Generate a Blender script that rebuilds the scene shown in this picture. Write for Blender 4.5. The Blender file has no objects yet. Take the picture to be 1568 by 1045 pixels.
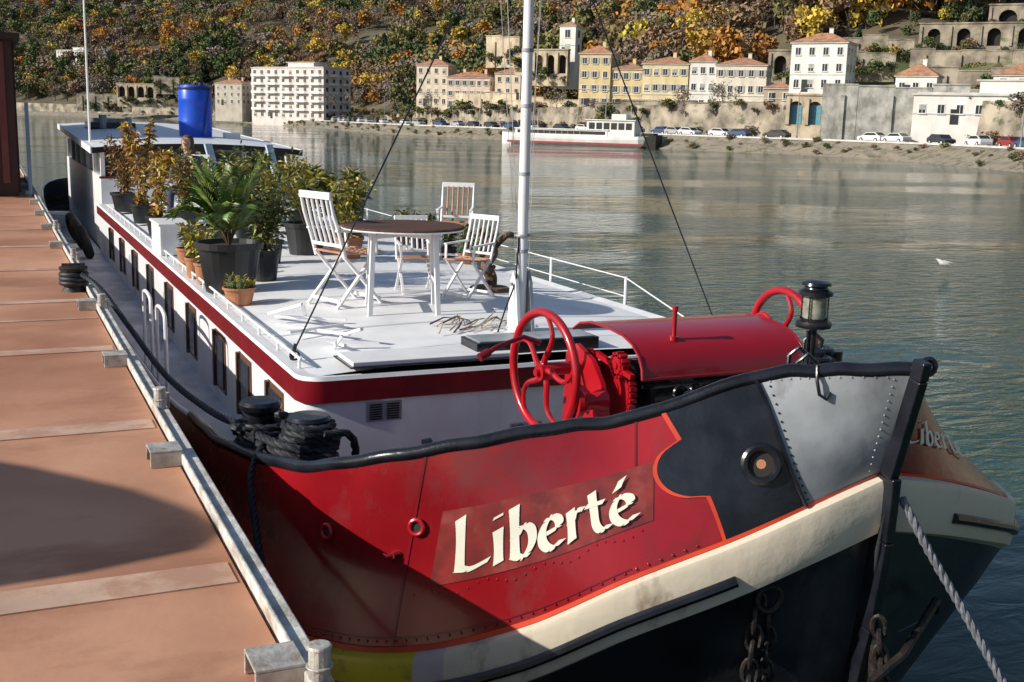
import bpy, math, random, numpy as np
import bmesh
from mathutils import Vector, Matrix, noise
random.seed(7); np.random.seed(7)
YAW=math.radians(24.6); PIT=math.atan(337/1750); ROLL=math.radians(1.5); H=3.9
scene=bpy.context.scene
# ---------- materials ----------
def M(name,col,rough=.6,var=.15,scale=3,bump=0,bscale=None,metal=0,col2=None,lo=.35,hi=.65,detail=6,spec=.5,stretch=None,coat=0,dist=.02,dirt=None):
    m=bpy.data.materials.new(name);m.use_nodes=True;nt=m.node_tree;N=nt.nodes;L=nt.links
    b=N["Principled BSDF"];b.inputs["Roughness"].default_value=rough;b.inputs["Metallic"].default_value=metal
    b.inputs["Specular IOR Level"].default_value=spec
    b.inputs["Coat Weight"].default_value=coat;b.inputs["Coat Roughness"].default_value=.08
    tc=N.new("ShaderNodeTexCoord");mp=N.new("ShaderNodeMapping");L.new(tc.outputs["Object"],mp.inputs[0])
    if stretch: mp.inputs["Scale"].default_value=stretch
    n=N.new("ShaderNodeTexNoise");n.inputs["Scale"].default_value=scale;n.inputs["Detail"].default_value=detail
    L.new(mp.outputs[0],n.inputs["Vector"])
    r=N.new("ShaderNodeValToRGB");L.new(n.outputs[0],r.inputs[0])
    c1=[max(0,c*(1-var)) for c in col];c2=list(col2) if col2 else [min(1,c*(1+var)) for c in col]
    r.color_ramp.elements[0].position=lo;r.color_ramp.elements[1].position=hi
    r.color_ramp.elements[0].color=(*c1,1);r.color_ramp.elements[1].color=(*c2,1)
    out=r.outputs[0]
    if dirt:  # (colour, amount, scale, stretch, threshold)
        dc,da,ds_,dst,th=dirt
        m2=N.new("ShaderNodeMapping");L.new(tc.outputs["Object"],m2.inputs[0]);m2.inputs["Scale"].default_value=dst;m2.inputs["Location"].default_value=(3.1,1.7,.6)
        n3=N.new("ShaderNodeTexNoise");n3.inputs["Scale"].default_value=ds_;n3.inputs["Detail"].default_value=8;n3.inputs["Roughness"].default_value=.65;L.new(m2.outputs[0],n3.inputs["Vector"])
        mr=N.new("ShaderNodeMapRange");mr.inputs[1].default_value=th;mr.inputs[2].default_value=th+.12;mr.inputs[3].default_value=0;mr.inputs[4].default_value=da;L.new(n3.outputs[0],mr.inputs[0])
        mx=N.new("ShaderNodeMix");mx.data_type='RGBA';L.new(mr.outputs[0],mx.inputs[0]);L.new(out,mx.inputs[6]);mx.inputs[7].default_value=(*dc,1);out=mx.outputs[2]
        ra=N.new("ShaderNodeMapRange");ra.inputs[3].default_value=rough;ra.inputs[4].default_value=min(1,rough+.35);L.new(mr.outputs[0],ra.inputs[0]);L.new(ra.outputs[0],b.inputs["Roughness"])
    L.new(out,b.inputs["Base Color"])
    if bump:
        n2=N.new("ShaderNodeTexNoise");n2.inputs["Scale"].default_value=bscale or scale*4;n2.inputs["Detail"].default_value=6
        L.new(mp.outputs[0],n2.inputs["Vector"])
        bp=N.new("ShaderNodeBump");bp.inputs["Strength"].default_value=bump;bp.inputs["Distance"].default_value=dist
        L.new(n2.outputs[0],bp.inputs["Height"]);L.new(bp.outputs[0],b.inputs["Normal"])
    return m
def attr_mat(name,rough=.8):
    m=bpy.data.materials.new(name);m.use_nodes=True;nt=m.node_tree;N=nt.nodes;L=nt.links
    b=N["Principled BSDF"];b.inputs["Roughness"].default_value=rough;b.inputs["Specular IOR Level"].default_value=.2
    a=N.new("ShaderNodeAttribute");a.attribute_name="Col";L.new(a.outputs["Color"],b.inputs["Base Color"])
    return m
# ---------- mesh builder ----------
class B:
    def __init__(s): s.v=[];s.f=[];s.m=[]
    def add(s,vs,fs,mi=0):
        o=len(s.v);s.v+= [tuple(v) for v in vs]
        for f in fs: s.f.append(tuple(i+o for i in f));s.m.append(mi)
    def box(s,c,d,mi=0,rz=0,R=None):
        x,y,z=d[0]/2,d[1]/2,d[2]/2
        vs=[Vector((a*x,b*y,e*z)) for a in(-1,1) for b in(-1,1) for e in(-1,1)]
        R=R or Matrix.Rotation(rz,3,'Z')
        vs=[R@v+Vector(c) for v in vs]
        s.add(vs,[(0,1,3,2),(4,6,7,5),(0,4,5,1),(2,3,7,6),(0,2,6,4),(1,5,7,3)],mi)
    def bar(s,p0,p1,w,h,mi=0,up=(0,0,1)):
        p0=Vector(p0);p1=Vector(p1);d=(p1-p0).normalized();u=Vector(up)
        if abs(d.dot(u))>.98:u=Vector((0,1,0))
        a=d.cross(u).normalized()*w/2;b=a.cross(d).normalized()*h/2
        vs=[p+q for p in(p0,p1) for q in(-a-b,a-b,a+b,-a+b)]
        s.add(vs,[(0,3,2,1),(4,5,6,7),(0,1,5,4),(1,2,6,5),(2,3,7,6),(3,0,4,7)],mi)
    def cyl(s,p0,p1,r0,r1=None,n=12,mi=0,caps=True):
        r1=r0 if r1 is None else r1
        s.tube([p0,p1],[r0,r1],n,mi,caps)
    def tube(s,path,rad,n=8,mi=0,caps=True,closed=False):
        P=[Vector(p) for p in path];k=len(P)
        if not hasattr(rad,'__len__'): rad=[rad]*k
        vs=[];prev=None
        for i in range(k):
            if closed: t=(P[(i+1)%k]-P[i-1])
            else: t=(P[min(i+1,k-1)]-P[max(i-1,0)])
            t=t.normalized() if t.length>1e-9 else Vector((0,0,1))
            if prev is None: a=t.orthogonal().normalized()
            else:
                a=prev-t*prev.dot(t)
                a=a.normalized() if a.length>1e-6 else t.orthogonal().normalized()
            prev=a;b=t.cross(a)
            for j in range(n):
                q=2*math.pi*j/n;vs.append(P[i]+(a*math.cos(q)+b*math.sin(q))*rad[i])
        fs=[]
        for i in range(k if closed else k-1):
            for j in range(n):
                i2=(i+1)%k;fs.append((i*n+j,i*n+(j+1)%n,i2*n+(j+1)%n,i2*n+j))
        if caps and not closed: fs+= [tuple(range(n-1,-1,-1)),tuple((k-1)*n+j for j in range(n))]
        s.add(vs,fs,mi)
    def ring(s,c,nrm,R,r,n=24,m=8,mi=0,arc=1):
        nrm=Vector(nrm).normalized();a=nrm.orthogonal().normalized();b=nrm.cross(a);c=Vector(c)
        s.tube([c+(a*math.cos(2*math.pi*i/n)+b*math.sin(2*math.pi*i/n))*R for i in range(n)],r,m,mi,closed=True)
    def lathe(s,c,prof,n=20,mi=0):
        vs=[];k=len(prof)
        for (r,z) in prof:
            for j in range(n):
                q=2*math.pi*j/n;vs.append((c[0]+r*math.cos(q),c[1]+r*math.sin(q),c[2]+z))
        fs=[(i*n+j,i*n+(j+1)%n,(i+1)*n+(j+1)%n,(i+1)*n+j) for i in range(k-1) for j in range(n)]
        s.add(vs,fs,mi)
    def grid(s,fn,nu,nv,mi=0):
        vs=[fn(i/nu,j/nv) for i in range(nu+1) for j in range(nv+1)]
        fs=[(i*(nv+1)+j,(i+1)*(nv+1)+j,(i+1)*(nv+1)+j+1,i*(nv+1)+j+1) for i in range(nu) for j in range(nv)]
        s.add(vs,fs,mi)
    def prism(s,poly,axis,a,b,mi=0):
        def mk(p,t):
            q=list(p);q.insert(axis,t);return tuple(q)
        n=len(poly);vs=[mk(p,a) for p in poly]+[mk(p,b) for p in poly]
        s.add(vs,[tuple(range(n-1,-1,-1)),tuple(range(n,2*n))]+[(i,(i+1)%n,n+(i+1)%n,n+i) for i in range(n)],mi)
    def build(s,name,mats,parent=None,smooth=False,loc=None,rz=0,bevel=0,angle=40,recalc=True):
        me=bpy.data.meshes.new(name);me.from_pydata(s.v,[],s.f)
        for m in mats: me.materials.append(m)
        me.polygons.foreach_set("material_index",s.m)
        me.update()
        if recalc:
            bm=bmesh.new();bm.from_mesh(me);bmesh.ops.recalc_face_normals(bm,faces=bm.faces);bm.to_mesh(me);bm.free()
        ob=bpy.data.objects.new(name,me);scene.collection.objects.link(ob)
        if parent: ob.parent=parent
        if loc is not None: ob.location=loc
        ob.rotation_euler=(0,0,rz)
        if bevel:
            md=ob.modifiers.new("bev","BEVEL");md.width=bevel;md.segments=2;md.limit_method='ANGLE'
        if smooth:
            for p in me.polygons:p.use_smooth=True
            try: me.set_sharp_from_angle(angle=math.radians(angle))
            except Exception: pass
        return ob
def empty(name,loc=(0,0,0),rz=0,parent=None):
    e=bpy.data.objects.new(name,None);scene.collection.objects.link(e);e.location=loc;e.rotation_euler=(0,0,rz);e.parent=parent;e.empty_display_size=.3
    return e
def smooth_path(P,n=8):
    T=[Vector(p) for p in P];out=[]
    for i in range(len(T)-1):
        p0=T[max(i-1,0)];p1=T[i];p2=T[i+1];p3=T[min(i+2,len(T)-1)]
        for k in range(n):
            u=k/n;out.append(.5*((2*p1)+(p2-p0)*u+(2*p0-5*p1+4*p2-p3)*u*u+(3*p1-p0-3*p2+p3)*u**3))
    out.append(T[-1]);return out
def C(R,F,z=0): return Vector((F*math.sin(YAW)+R*math.cos(YAW),F*math.cos(YAW)-R*math.sin(YAW),z))
# ---------- camera, light ----------
cam=bpy.data.cameras.new("camera");co=bpy.data.objects.new("camera",cam);scene.collection.objects.link(co);scene.camera=co
cam.lens=36*1750/1568;cam.sensor_width=36;cam.clip_end=5000;cam.clip_start=.05
fw=Vector((math.sin(YAW)*math.cos(PIT),math.cos(YAW)*math.cos(PIT),-math.sin(PIT)))
r0=Vector((math.cos(YAW),-math.sin(YAW),0));u0=r0.cross(fw)
xr=r0*math.cos(ROLL)+u0*math.sin(ROLL);ur=-r0*math.sin(ROLL)+u0*math.cos(ROLL)
m=Matrix((xr,ur,-fw)).transposed().to_4x4();m.translation=(0,0,H);co.matrix_world=m
SUN=Vector((-.88,.035,.465)).normalized()
sl=bpy.data.lights.new("sun","SUN");sl.energy=5;sl.angle=math.radians(.5);sl.color=(1,.945,.85)
so=bpy.data.objects.new("sun",sl);scene.collection.objects.link(so);so.rotation_euler=SUN.to_track_quat('Z','Y').to_euler();so.location=(-20,0,30)
w=bpy.data.worlds.new("World");scene.world=w;w.use_nodes=True;nt=w.node_tree
st=nt.nodes.new("ShaderNodeTexSky");st.sky_type='NISHITA';st.sun_disc=False;st.sun_elevation=math.asin(SUN.z);st.sun_rotation=math.atan2(SUN.x,SUN.y);st.ozone_density=2.0
nt.links.new(st.outputs[0],nt.nodes["Background"].inputs[0]);nt.nodes["Background"].inputs[1].default_value=.095
scene.view_settings.view_transform='Standard';scene.view_settings.look='None'
# ---------- water ----------
def water_mat():
    m=bpy.data.materials.new("river_water");m.use_nodes=True;N=m.node_tree.nodes;L=m.node_tree.links
    b=N["Principled BSDF"];b.inputs["Base Color"].default_value=(.026,.066,.040,1);b.inputs["Roughness"].default_value=.03;b.inputs["IOR"].default_value=1.33
    tc=N.new("ShaderNodeTexCoord");mp=N.new("ShaderNodeMapping");L.new(tc.outputs["Object"],mp.inputs[0])
    mp.inputs["Rotation"].default_value=(0,0,.45);mp.inputs["Scale"].default_value=(.6,1.3,1)
    n1=N.new("ShaderNodeTexNoise");n1.inputs["Scale"].default_value=2.4;n1.inputs["Detail"].default_value=4;n1.inputs["Roughness"].default_value=.55;n1.inputs["Distortion"].default_value=.5
    L.new(mp.outputs[0],n1.inputs["Vector"])
    n0=N.new("ShaderNodeTexNoise");n0.inputs["Scale"].default_value=.4;n0.inputs["Detail"].default_value=3;L.new(mp.outputs[0],n0.inputs["Vector"])
    n2=N.new("ShaderNodeTexNoise");n2.inputs["Scale"].default_value=.05;n2.inputs["Detail"].default_value=4;L.new(mp.outputs[0],n2.inputs["Vector"])
    r=N.new("ShaderNodeMapRange");r.inputs[1].default_value=.45;r.inputs[2].default_value=.55;r.inputs[3].default_value=.14;r.inputs[4].default_value=.9
    L.new(n2.outputs[0],r.inputs[0])
    bp=N.new("ShaderNodeBump");bp.inputs["Distance"].default_value=.14
    L.new(r.outputs[0],bp.inputs["Strength"]);L.new(n1.outputs[0],bp.inputs["Height"])
    b2=N.new("ShaderNodeBump");b2.inputs["Distance"].default_value=.25;b2.inputs["Strength"].default_value=.3;L.new(n0.outputs[0],b2.inputs["Height"]);L.new(bp.outputs[0],b2.inputs["Normal"])
    L.new(b2.outputs[0],b.inputs["Normal"])
    return m
b=B();b.add([(-1500,-400,0),(1500,-400,0),(1500,2000,0),(-1500,2000,0)],[(0,1,2,3)]);b.build("river_water",[water_mat()])
# ---------- far bank terrain ----------
bank=[(62,-120),(62,-20),(60,40),(55,75),(53.7,100),(51.8,119),(52,150),(46,168),(27.7,185),(.9,230),(-38.6,295),(-72,393),(-156,600),(-283,680),(-490,800),(-800,900)]
Pz=[8,8,8,8,7.5,7.5,8.2,8.5,8,7.2,6,3.2,6,7,8,8]
Wz=[60,60,60,60,60,60,60,60,55,45,40,48,20,15,15,15]
bp=np.array(bank,float);cs=np.concatenate([[0],np.cumsum(np.hypot(*np.diff(bp,axis=0).T))])
ss=np.concatenate([np.arange(0,700,4),np.arange(700,cs[-1],12)]);NS=len(ss)
def sm(y):
    v=np.interp(ss,cs,y);k=np.ones(7)/7
    return np.convolve(np.pad(v,3,mode='edge'),k,'valid')
bx,by=sm(bp[:,0]),sm(bp[:,1]);pz=sm(Pz);wz=sm(Wz)
tx,ty=np.gradient(bx),np.gradient(by);l=np.hypot(tx,ty);nx,ny=ty/l,-tx/l
def hill(i,d):
    i=min(max(i,0),NS-1);P=pz[i];e=d-16-wz[i]
    if e<=0: return P+0.02*(d-16)
    x,y=bx[i]+nx[i]*d,by[i]+ny[i]*d
    n=noise.noise(Vector((x*.012,y*.012,0)))*16+noise.noise(Vector((x*.05,y*.05,3)))*4
    return P+.02*wz[i]+min(1,e/60)*n+150*(1-math.exp(-e*.5/150))
ds=[-4,0,1.5,3,4.5,6,6.15,15.9,16.3,20,28,36,46,58,70,82,95,110,125,145,165,190,220,260,310,370,450,560,700]
t=B();K=len(ds);TP=[]
for i in range(NS):
    for d in ds:
        if d<=-4:z=-1
        elif d<=6:z=-.1+2.2*max(d,0)/6+ (noise.noise(Vector((i*.9,d,0)))*.4 if 0<d<6 else 0)
        elif d<16:z=2.2
        else:z=hill(i,d)
        TP.append((bx[i]+nx[i]*d,by[i]+ny[i]*d,z))
        t.v.append(tuple(C(bx[i]+nx[i]*d,by[i]+ny[i]*d,z)))
TPn=np.array(TP)
def gz(R,F): return float(TPn[np.argmin((TPn[:,0]-R)**2+(TPn[:,1]-F)**2),2])
for i in range(NS-1):
    for j in range(K-1):
        t.f.append((i*K+j,(i+1)*K+j,(i+1)*K+j+1,i*K+j+1));d=ds[j];t.m.append(0 if d<6 else 1 if d<15.9 else 2 if d<16.2 else (4 if by[i]<215 else 3))
m_rub=M("embankment_stone",(.46,.39,.30),.9,.35,.8,1,3,col2=(.16,.15,.08),lo=.48,hi=.64,dist=.25)
m_asph=M("quay_road_asphalt",(.12,.115,.11),.9)
m_wall=M("retaining_wall_stone",(.26,.22,.17),.9,.5,.25,.8,1.5,col2=(.46,.39,.30),dist=.1,dirt=((.07,.085,.03),.8,.35,(1,1,1.6),.54))
m_hill=M("hillside_ground",(.09,.08,.045),.95,.4,.06,.5,.6,col2=(.16,.13,.08))
m_hilg=M("hillside_grass",(.09,.12,.035),.95,.3,.08,.5,.6,col2=(.22,.20,.10))
t.build("far_bank_terrain",[m_rub,m_asph,m_wall,m_hill,m_hilg])
# ---------- vegetation templates ----------
def tree_template(kind,n,seed):
    T=[];rng=random.Random(seed);cl=[];quads=[]
    if kind==2:
        for k in range(n):
            z=rng.random();r=(1-z)**.8*.24*rng.uniform(.5,1);a=rng.uniform(0,6.28)
            cl.append((r*math.cos(a),r*math.sin(a),.08+z*.92,.04+.035*(1-z)))
    else:
        lobes=[(rng.uniform(-.26,.26),rng.uniform(-.26,.26),rng.uniform(.35,.85),rng.uniform(.12,.24)) for _ in range(10)]
        for k in range(n):
            lx,ly,lz,lr=rng.choice(lobes);v=Vector((rng.gauss(0,1),rng.gauss(0,1),rng.gauss(0,1))).normalized()*lr*rng.uniform(.6,1.12)
            cl.append((lx+v.x,ly+v.y,lz+v.z,.022+rng.random()*.032 if kind==0 else .015+rng.random()*.03))
    for x,y,z,s in cl:
        c=Vector((x,y,z));a=Vector((rng.gauss(0,1),rng.gauss(0,1),rng.gauss(0,1))).normalized();bb=a.orthogonal().normalized();cc=a.cross(bb)
        q=rng.uniform(0,6.28);d1=bb*math.cos(q)+cc*math.sin(q);d2=a.cross(d1);asp=1 if kind!=1 else .4
        quads+= [c-d1*s-d2*s*asp,c+d1*s*.7-d2*s*asp,c+d1*s+d2*s*asp,c-d1*s*.8+d2*s*asp*.8]
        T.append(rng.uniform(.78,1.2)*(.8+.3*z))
    for k in range(7):
        a=rng.uniform(0,6.28);top=Vector((.25*math.cos(a),.25*math.sin(a),.8)) if k else Vector((0,0,.95));b0=Vector((0,0,.0 if k==0 else .2))
        wv=Vector((-math.sin(a),math.cos(a),0))*(.02 if k==0 else .008)
        quads+= [b0-wv,b0+wv,top+wv*.3,top-wv*.3];T.append(-1)
    return np.array([tuple(q) for q in quads]),np.array(T)
TT=[tree_template(k,n,i) for i,(k,n) in enumerate(((0,420),(0,380),(1,380),(1,340),(2,300),(0,360)))]
PAL={'g':(.10,.135,.05),'o':(.20,.19,.075),'b':(.27,.185,.115),'gr':(.27,.225,.18),'y':(.55,.40,.08),'or':(.46,.23,.06),'c':(.05,.08,.045)}  # foliage tones lightened and desaturated, painting in distance haze
def forest(name,items,matl):
    VV=[];CC=[]
    for (p,h,ti,col,wd) in items:
        v,tt=TT[ti];a=random.uniform(0,6.28);ca,sa=math.cos(a),math.sin(a)
        q=v.copy();q[:,0]=(v[:,0]*ca-v[:,1]*sa)*h*wd;q[:,1]=(v[:,0]*sa+v[:,1]*ca)*h*wd;q[:,2]=v[:,2]*h
        q+=np.array(p);VV.append(q)
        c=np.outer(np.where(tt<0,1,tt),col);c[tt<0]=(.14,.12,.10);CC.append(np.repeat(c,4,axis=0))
    V=np.concatenate(VV);Cc=np.concatenate(CC);n=len(V)//4
    me=bpy.data.meshes.new(name);me.vertices.add(len(V));me.vertices.foreach_set("co",V.astype(np.float32).ravel())
    me.loops.add(len(V));me.loops.foreach_set("vertex_index",np.arange(len(V),dtype=np.int32))
    me.polygons.add(n);me.polygons.foreach_set("loop_start",np.arange(0,len(V),4,dtype=np.int32));me.polygons.foreach_set("loop_total",np.full(n,4,dtype=np.int32))
    me.update(calc_edges=True)
    ca=me.color_attributes.new("Col",'FLOAT_COLOR','POINT');ca.data.foreach_set("color",np.hstack([Cc,np.ones((len(Cc),1))]).astype(np.float32).ravel())
    me.materials.append(matl);o=bpy.data.objects.new(name,me);scene.collection.objects.link(o);return o
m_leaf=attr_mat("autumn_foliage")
def rc(wts):
    k=random.choices(list(wts),list(wts.values()))[0];c=PAL[k];j=random.uniform(.7,1.2);return k,tuple(x*j*random.uniform(.93,1.07) for x in c)
houses=[];items=[]
def clear(x,y,mg=2):
    for (a,b_,r) in houses:
        if abs(x-a)<r+mg and abs(y-b_)<r+mg: return False
        if b_>y>b_-40 and abs(x*b_/max(y,1)-a)<r and y<b_-1 and r>3 and y>b_-25: return False
    return True
# ---------- buildings ----------
m_glass=M("window_glass",(.03,.035,.045),.15,.3)
m_wht=M("white_render",(.76,.74,.70),.8,.12,.4)
m_tile=M("terracotta_roof_tiles",(.42,.21,.12),.85,.3,1.2,.5,8)
m_conc=M("concrete_trim",(.58,.56,.53),.8,.15,.6)
m_shut=M("painted_shutter",(.38,.37,.33),.7)
m_ston=M("old_stone_wall",(.25,.21,.16),.9,.4,.3,.8,1.3,col2=(.46,.39,.30),dist=.15,dirt=((.08,.10,.035),.75,.3,(1,1,1.5),.53))
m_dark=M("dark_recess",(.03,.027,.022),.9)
m_blue=M("blue_door_paint",(.12,.3,.38),.6)
def house(name,R,F,z0,w,d,h,th,col,fl,cols,roof='hip',rh=1.5,shut=False,found=6,balc=False,side=3,ww=.85,wh=1.35):
    houses.append((R,F,max(w,d)/2))
    if z0 is None: z0=gz(R,F)+.5
    th=math.radians(th);e=empty(name,C(R,F,z0),-YAW+th)
    mw=M(name+"_render",col,.85,.1,.35,dirt=([c*.6 for c in col],.35,.5,(1,1,.4),.5))
    b=B();b.box((0,0,(h-found)/2),(w,d,h+found),0);b.box((0,0,h+.1),(w+.5,d+.5,.22),1)
    b.box((0,-d/2-.05,h*.36),(w+.06,.1,.14),1)
    b.build("walls",[mw,m_conc],e)
    b=B();o=.35
    if roof=='hip':
        ins=min(w,d)/2
        a=[(-w/2-o,-d/2-o,h+.21),(w/2+o,-d/2-o,h+.21),(w/2+o,d/2+o,h+.21),(-w/2-o,d/2+o,h+.21)]
        if w>=d: r_=[(-w/2+ins,0,h+.21+rh),(w/2-ins,0,h+.21+rh)];fs=[(0,1,5,4),(1,2,5),(2,3,4,5),(3,0,4)]
        else: r_=[(0,-d/2+ins,h+.21+rh),(0,d/2-ins,h+.21+rh)];fs=[(0,1,4),(1,2,5,4),(2,3,5),(3,0,4,5)]
        b.add(a+r_,fs+[(3,2,1,0)])
        for k in range(max(1,int(w/6))):
            x=-w/2+w*(k+.6)/max(1,int(w/6));b.box((x,.4,h+rh+.2),(.7,.5,1.6),1)
            b.box((x,.4,h+rh+1.05),(.85,.65,.12),0)
    else:
        b.box((0,0,h+.3),(w*.96,d*.96,.2),0);b.box((w*.1,0,h+1.2),(w*.35,d*.5,1.8),1);b.box((w*.1,0,h+2.2),(w*.4,d*.55,.2),0)
    b.build("roof",[m_tile if roof=='hip' else m_conc,mw],e)
    b=B();fh=h/fl
    def face(L,n,fn):
        for i in range(n):
            for k in range(fl): fn(b,-L/2+L*(i+.5)/n,fh*k+fh*.52,wh*(.9 if k else 1.0))
    rng=random.Random(len(houses))
    def fr(b,x,z,H2):
        y=-d/2
        b.box((x,y-.02,z),(ww+.24,.06,H2+.24),1);b.box((x,y-.045,z),(ww,.05,H2),0);b.box((x,y-.08,z),(.06,.03,H2),1);b.box((x,y-.1,z-H2/2-.1),(ww+.3,.22,.08),1)
        if shut and rng.random()<.8:
            for s_ in(-1,1): b.box((x+s_*(ww*.5+.28),y-.05,z),(.42,.05,H2+.05),2)
        elif rng.random()<.25: b.box((x,y-.075,z+H2*.2),(ww,.04,H2*.6),2)
    face(w,cols,fr)
    def sd(sg):
        def g(b,x,z,H2):
            b.box((sg*(w/2+.02),x,z),(.06,ww+.24,H2+.24),1);b.box((sg*(w/2+.045),x,z),(.05,ww,H2),0)
        return g
    if side: face(d,side,sd(1));face(d,side,sd(-1))
    b.box((-w*.22,-d/2-.04,1.05),(1.1,.08,2.1),0)
    b.build("windows",[m_glass,m_wht,m_shut],e)
    if balc:
        b=B()
        for k in range(1,fl):
            for i in range(5):
                x=-w/2+w*(i+.5)/5
                b.box((x,-d/2-.7,fh*k),(w/5*.72,1.4,.18),0);b.box((x,-d/2-1.38,fh*k+.5),(w/5*.72,.08,.85),1)
            b.box((w/2+.5,-d*.2,fh*k),(1,d*.35,.18),0);b.box((w/2+.98,-d*.2,fh*k+.5),(.08,d*.35,.85),1)
            b.box((w/2+.5,d*.28,fh*k),(1,d*.3,.18),0);b.box((w/2+.98,d*.28,fh*k+.5),(.08,d*.3,.85),1)
        b.build("balconies",[m_conc,m_wht],e)
    return e
yel=(.70,.54,.28);cre=(.74,.62,.46);pink=(.72,.56,.46);wh=(.78,.75,.70)
house("apartment_block",-82,440,2.5,36,15,18.5,-32,(.72,.63,.59),6,10,'flat',balc=True,side=4,wh=1.6,ww=1.3)
house("village_house",-109,448,7,12,8,8,-20,(.55,.48,.4),3,4)
house("riverside_house",-22.5,322,7.2,9,8,10.8,-15,cre,4,4,rh=1.8)
house("riverside_house",-12.5,318,6.6,12,8,8.3,-15,pink,3,6,rh=1.5,shut=True)
house("riverside_house",-2,312,7,7,7,9,-15,cre,3,3,rh=1.5)
house("yellow_townhouse",17,246,6.8,6.6,9,11,-18,yel,4,3,rh=1.8,shut=True)
house("yellow_townhouse",23.2,244,6.8,6.6,8,8,-18,yel,3,3,rh=1.4,shut=True)
house("yellow_townhouse",31,242,6.6,9.4,9,9.3,-18,(.72,.59,.33),3,5,rh=1.6,shut=True)
house("white_townhouse",38.2,239.5,6.6,5.2,9,9.8,-18,wh,3,3,rh=1.6)
house("cream_townhouse",45.4,237,6.6,10,9,9.2,-18,(.74,.66,.55),3,5,rh=1.6,shut=True)
house("stone_cottage",50,224,8.3,5.4,5,2.8,-18,(.42,.34,.25),1,2,rh=1.2)
house("white_villa",53.5,207,10.2,9.6,7.5,8.2,-28,wh,3,4,rh=1.8,found=8)
house("white_villa",66.5,195,9.3,6.5,6,3.4,-28,wh,1,3,rh=2)
house("long_white_building",67,166,5,20,8,4,-24,wh,1,8,'flat',side=2,wh=1.2,found=5)
house("white_villa",78,182,8.6,8,7,4,-24,wh,2,3,rh=1.8)
house("hilltop_house",-108,560,None,13,9,6,-20,wh,2,5,found=10)
house("hilltop_house",-300,800,None,26,14,8,-20,wh,3,8,'flat',found=14)
house("watch_tower",12.6,292,20,4.2,4.2,7,-25,wh,2,1,rh=1.2,side=1,found=8,ww=1.3,wh=2)
def skirt(R,F,z0,L,th,base,n=None):
    for k in range(n or int(L*.9)):
        a=random.uniform(-L/2,L/2);o=random.uniform(-2.4,-.6);kk,c=rc({'g':4,'o':4,'b':1.5,'y':.4,'c':1})
        items.append((C(R+a*math.cos(th)-o*math.sin(th),F+a*math.sin(th)+o*math.cos(th),z0-base*random.uniform(.2,.9)),random.uniform(1.2,3.2),random.choice([0,1,5]),c,1.3))
def arch_wall(name,R,F,z0,Ln,h,n,th,ar=.36,dep=1.5,mat=m_ston,door=None,base=5,sk=True):
    houses.append((R,F,Ln/2-1));e=empty(name,C(R,F,z0),-YAW+math.radians(th));b=B();bw=Ln/n
    for k in range(n):
        x0=-Ln/2+k*bw;r=bw*ar;cx=x0+bw/2;sp=h*.8-r
        if sp<.2: r=h*.7;sp=.05
        b.box((x0+(bw/2-r)/2,dep/2,h/2),((bw/2-r),dep,h));b.box((x0+bw-(bw/2-r)/2,dep/2,h/2),((bw/2-r),dep,h))
        pts=[(cx+r*math.cos(math.pi*q/10),sp+r*math.sin(math.pi*q/10)) for q in range(11)]
        for q in range(10):
            (xa,za),(xb,zb)=pts[q],pts[q+1]
            b.add([(xa,0,za),(xb,0,zb),(xb,0,h),(xa,0,h)],[(0,1,2,3)]);b.add([(xa,0,za),(xb,0,zb),(xb,dep,zb),(xa,dep,za)],[(0,1,2,3)])
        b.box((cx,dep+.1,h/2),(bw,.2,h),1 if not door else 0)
        if door: b.box((cx,dep*.5,sp*.6),(r*1.7,.1,sp*1.2),2)
        b.box((x0+.3,-.15,h*.45),(.6,.3,h*.9),0)
    b.box((0,dep/2,h+.15),(Ln+.4,dep+.4,.3),0);b.box((0,dep/2,-base/2),(Ln,dep,base),0)
    b.build("stonework",[mat,m_dark,m_blue],e)
    if sk: skirt(R,F,z0,Ln,math.radians(th),base)
    return e
m_pale=M("pale_masonry",(.54,.44,.31),.9,.25,.3,.5,2,dirt=((.2,.17,.11),.6,.6,(1,1,.6),.5))
arch_wall("arched_terrace_wall",47.5,187,4.5,9,4.6,3,-20,door=True,mat=m_pale,sk=False)
arch_wall("hillside_viaduct",7.5,286,15.5,9,5.5,3,-22,mat=m_pale,base=3)
def wallseg(name,R,F,z0,L,h,th,mat=m_ston,t_=1,base=6,sk=True):
    houses.append((R,F,L/2-1));b=B();rg=random.Random(int(R*7+F));ns=max(2,int(L/5))
    for k in range(ns):
        hh=h+rg.uniform(-.5,.5);b.box((-L/2+L*(k+.5)/ns,rg.uniform(-.05,.05),(hh-base)/2),(L/ns*.995,t_,hh+base));b.box((-L/2+L*(k+.5)/ns,0,hh+.1),(L/ns,t_+.25,.2))
    for k in range(int(L/7)): b.box((-L/2+3+k*7,-t_/2-.2,(h-base)/2-.6),(.7,.4,h+base-1.2))
    if sk: skirt(R,F,z0,L,math.radians(th),base)
    return b.build(name,[mat],None,loc=C(R,F,z0),rz=-YAW+math.radians(th))
wallseg("hillside_wall",-4,296,20,11,4.5,-40,m_pale,base=3)
wallseg("hillside_wall",3,290,17,9,3,-25,m_pale,base=2)
arch_wall("ruined_fort_arches",97,250,22,24,4.6,4,-25,ar=.22,base=3)
wallseg("fort_terrace_wall",97,245,17,30,4,-25)
arch_wall("ruined_fort_arches",112,262,27,16,5,2,-25,ar=.24,base=3)
wallseg("fort_terrace_wall",76,262,21,22,3,-20,base=3)
wallseg("fort_terrace_wall",68,252,17,24,3,-20,base=3)
arch_wall("ruined_fort_arches",58,250,15,10,5,2,-20,ar=.25,base=3)
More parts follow.
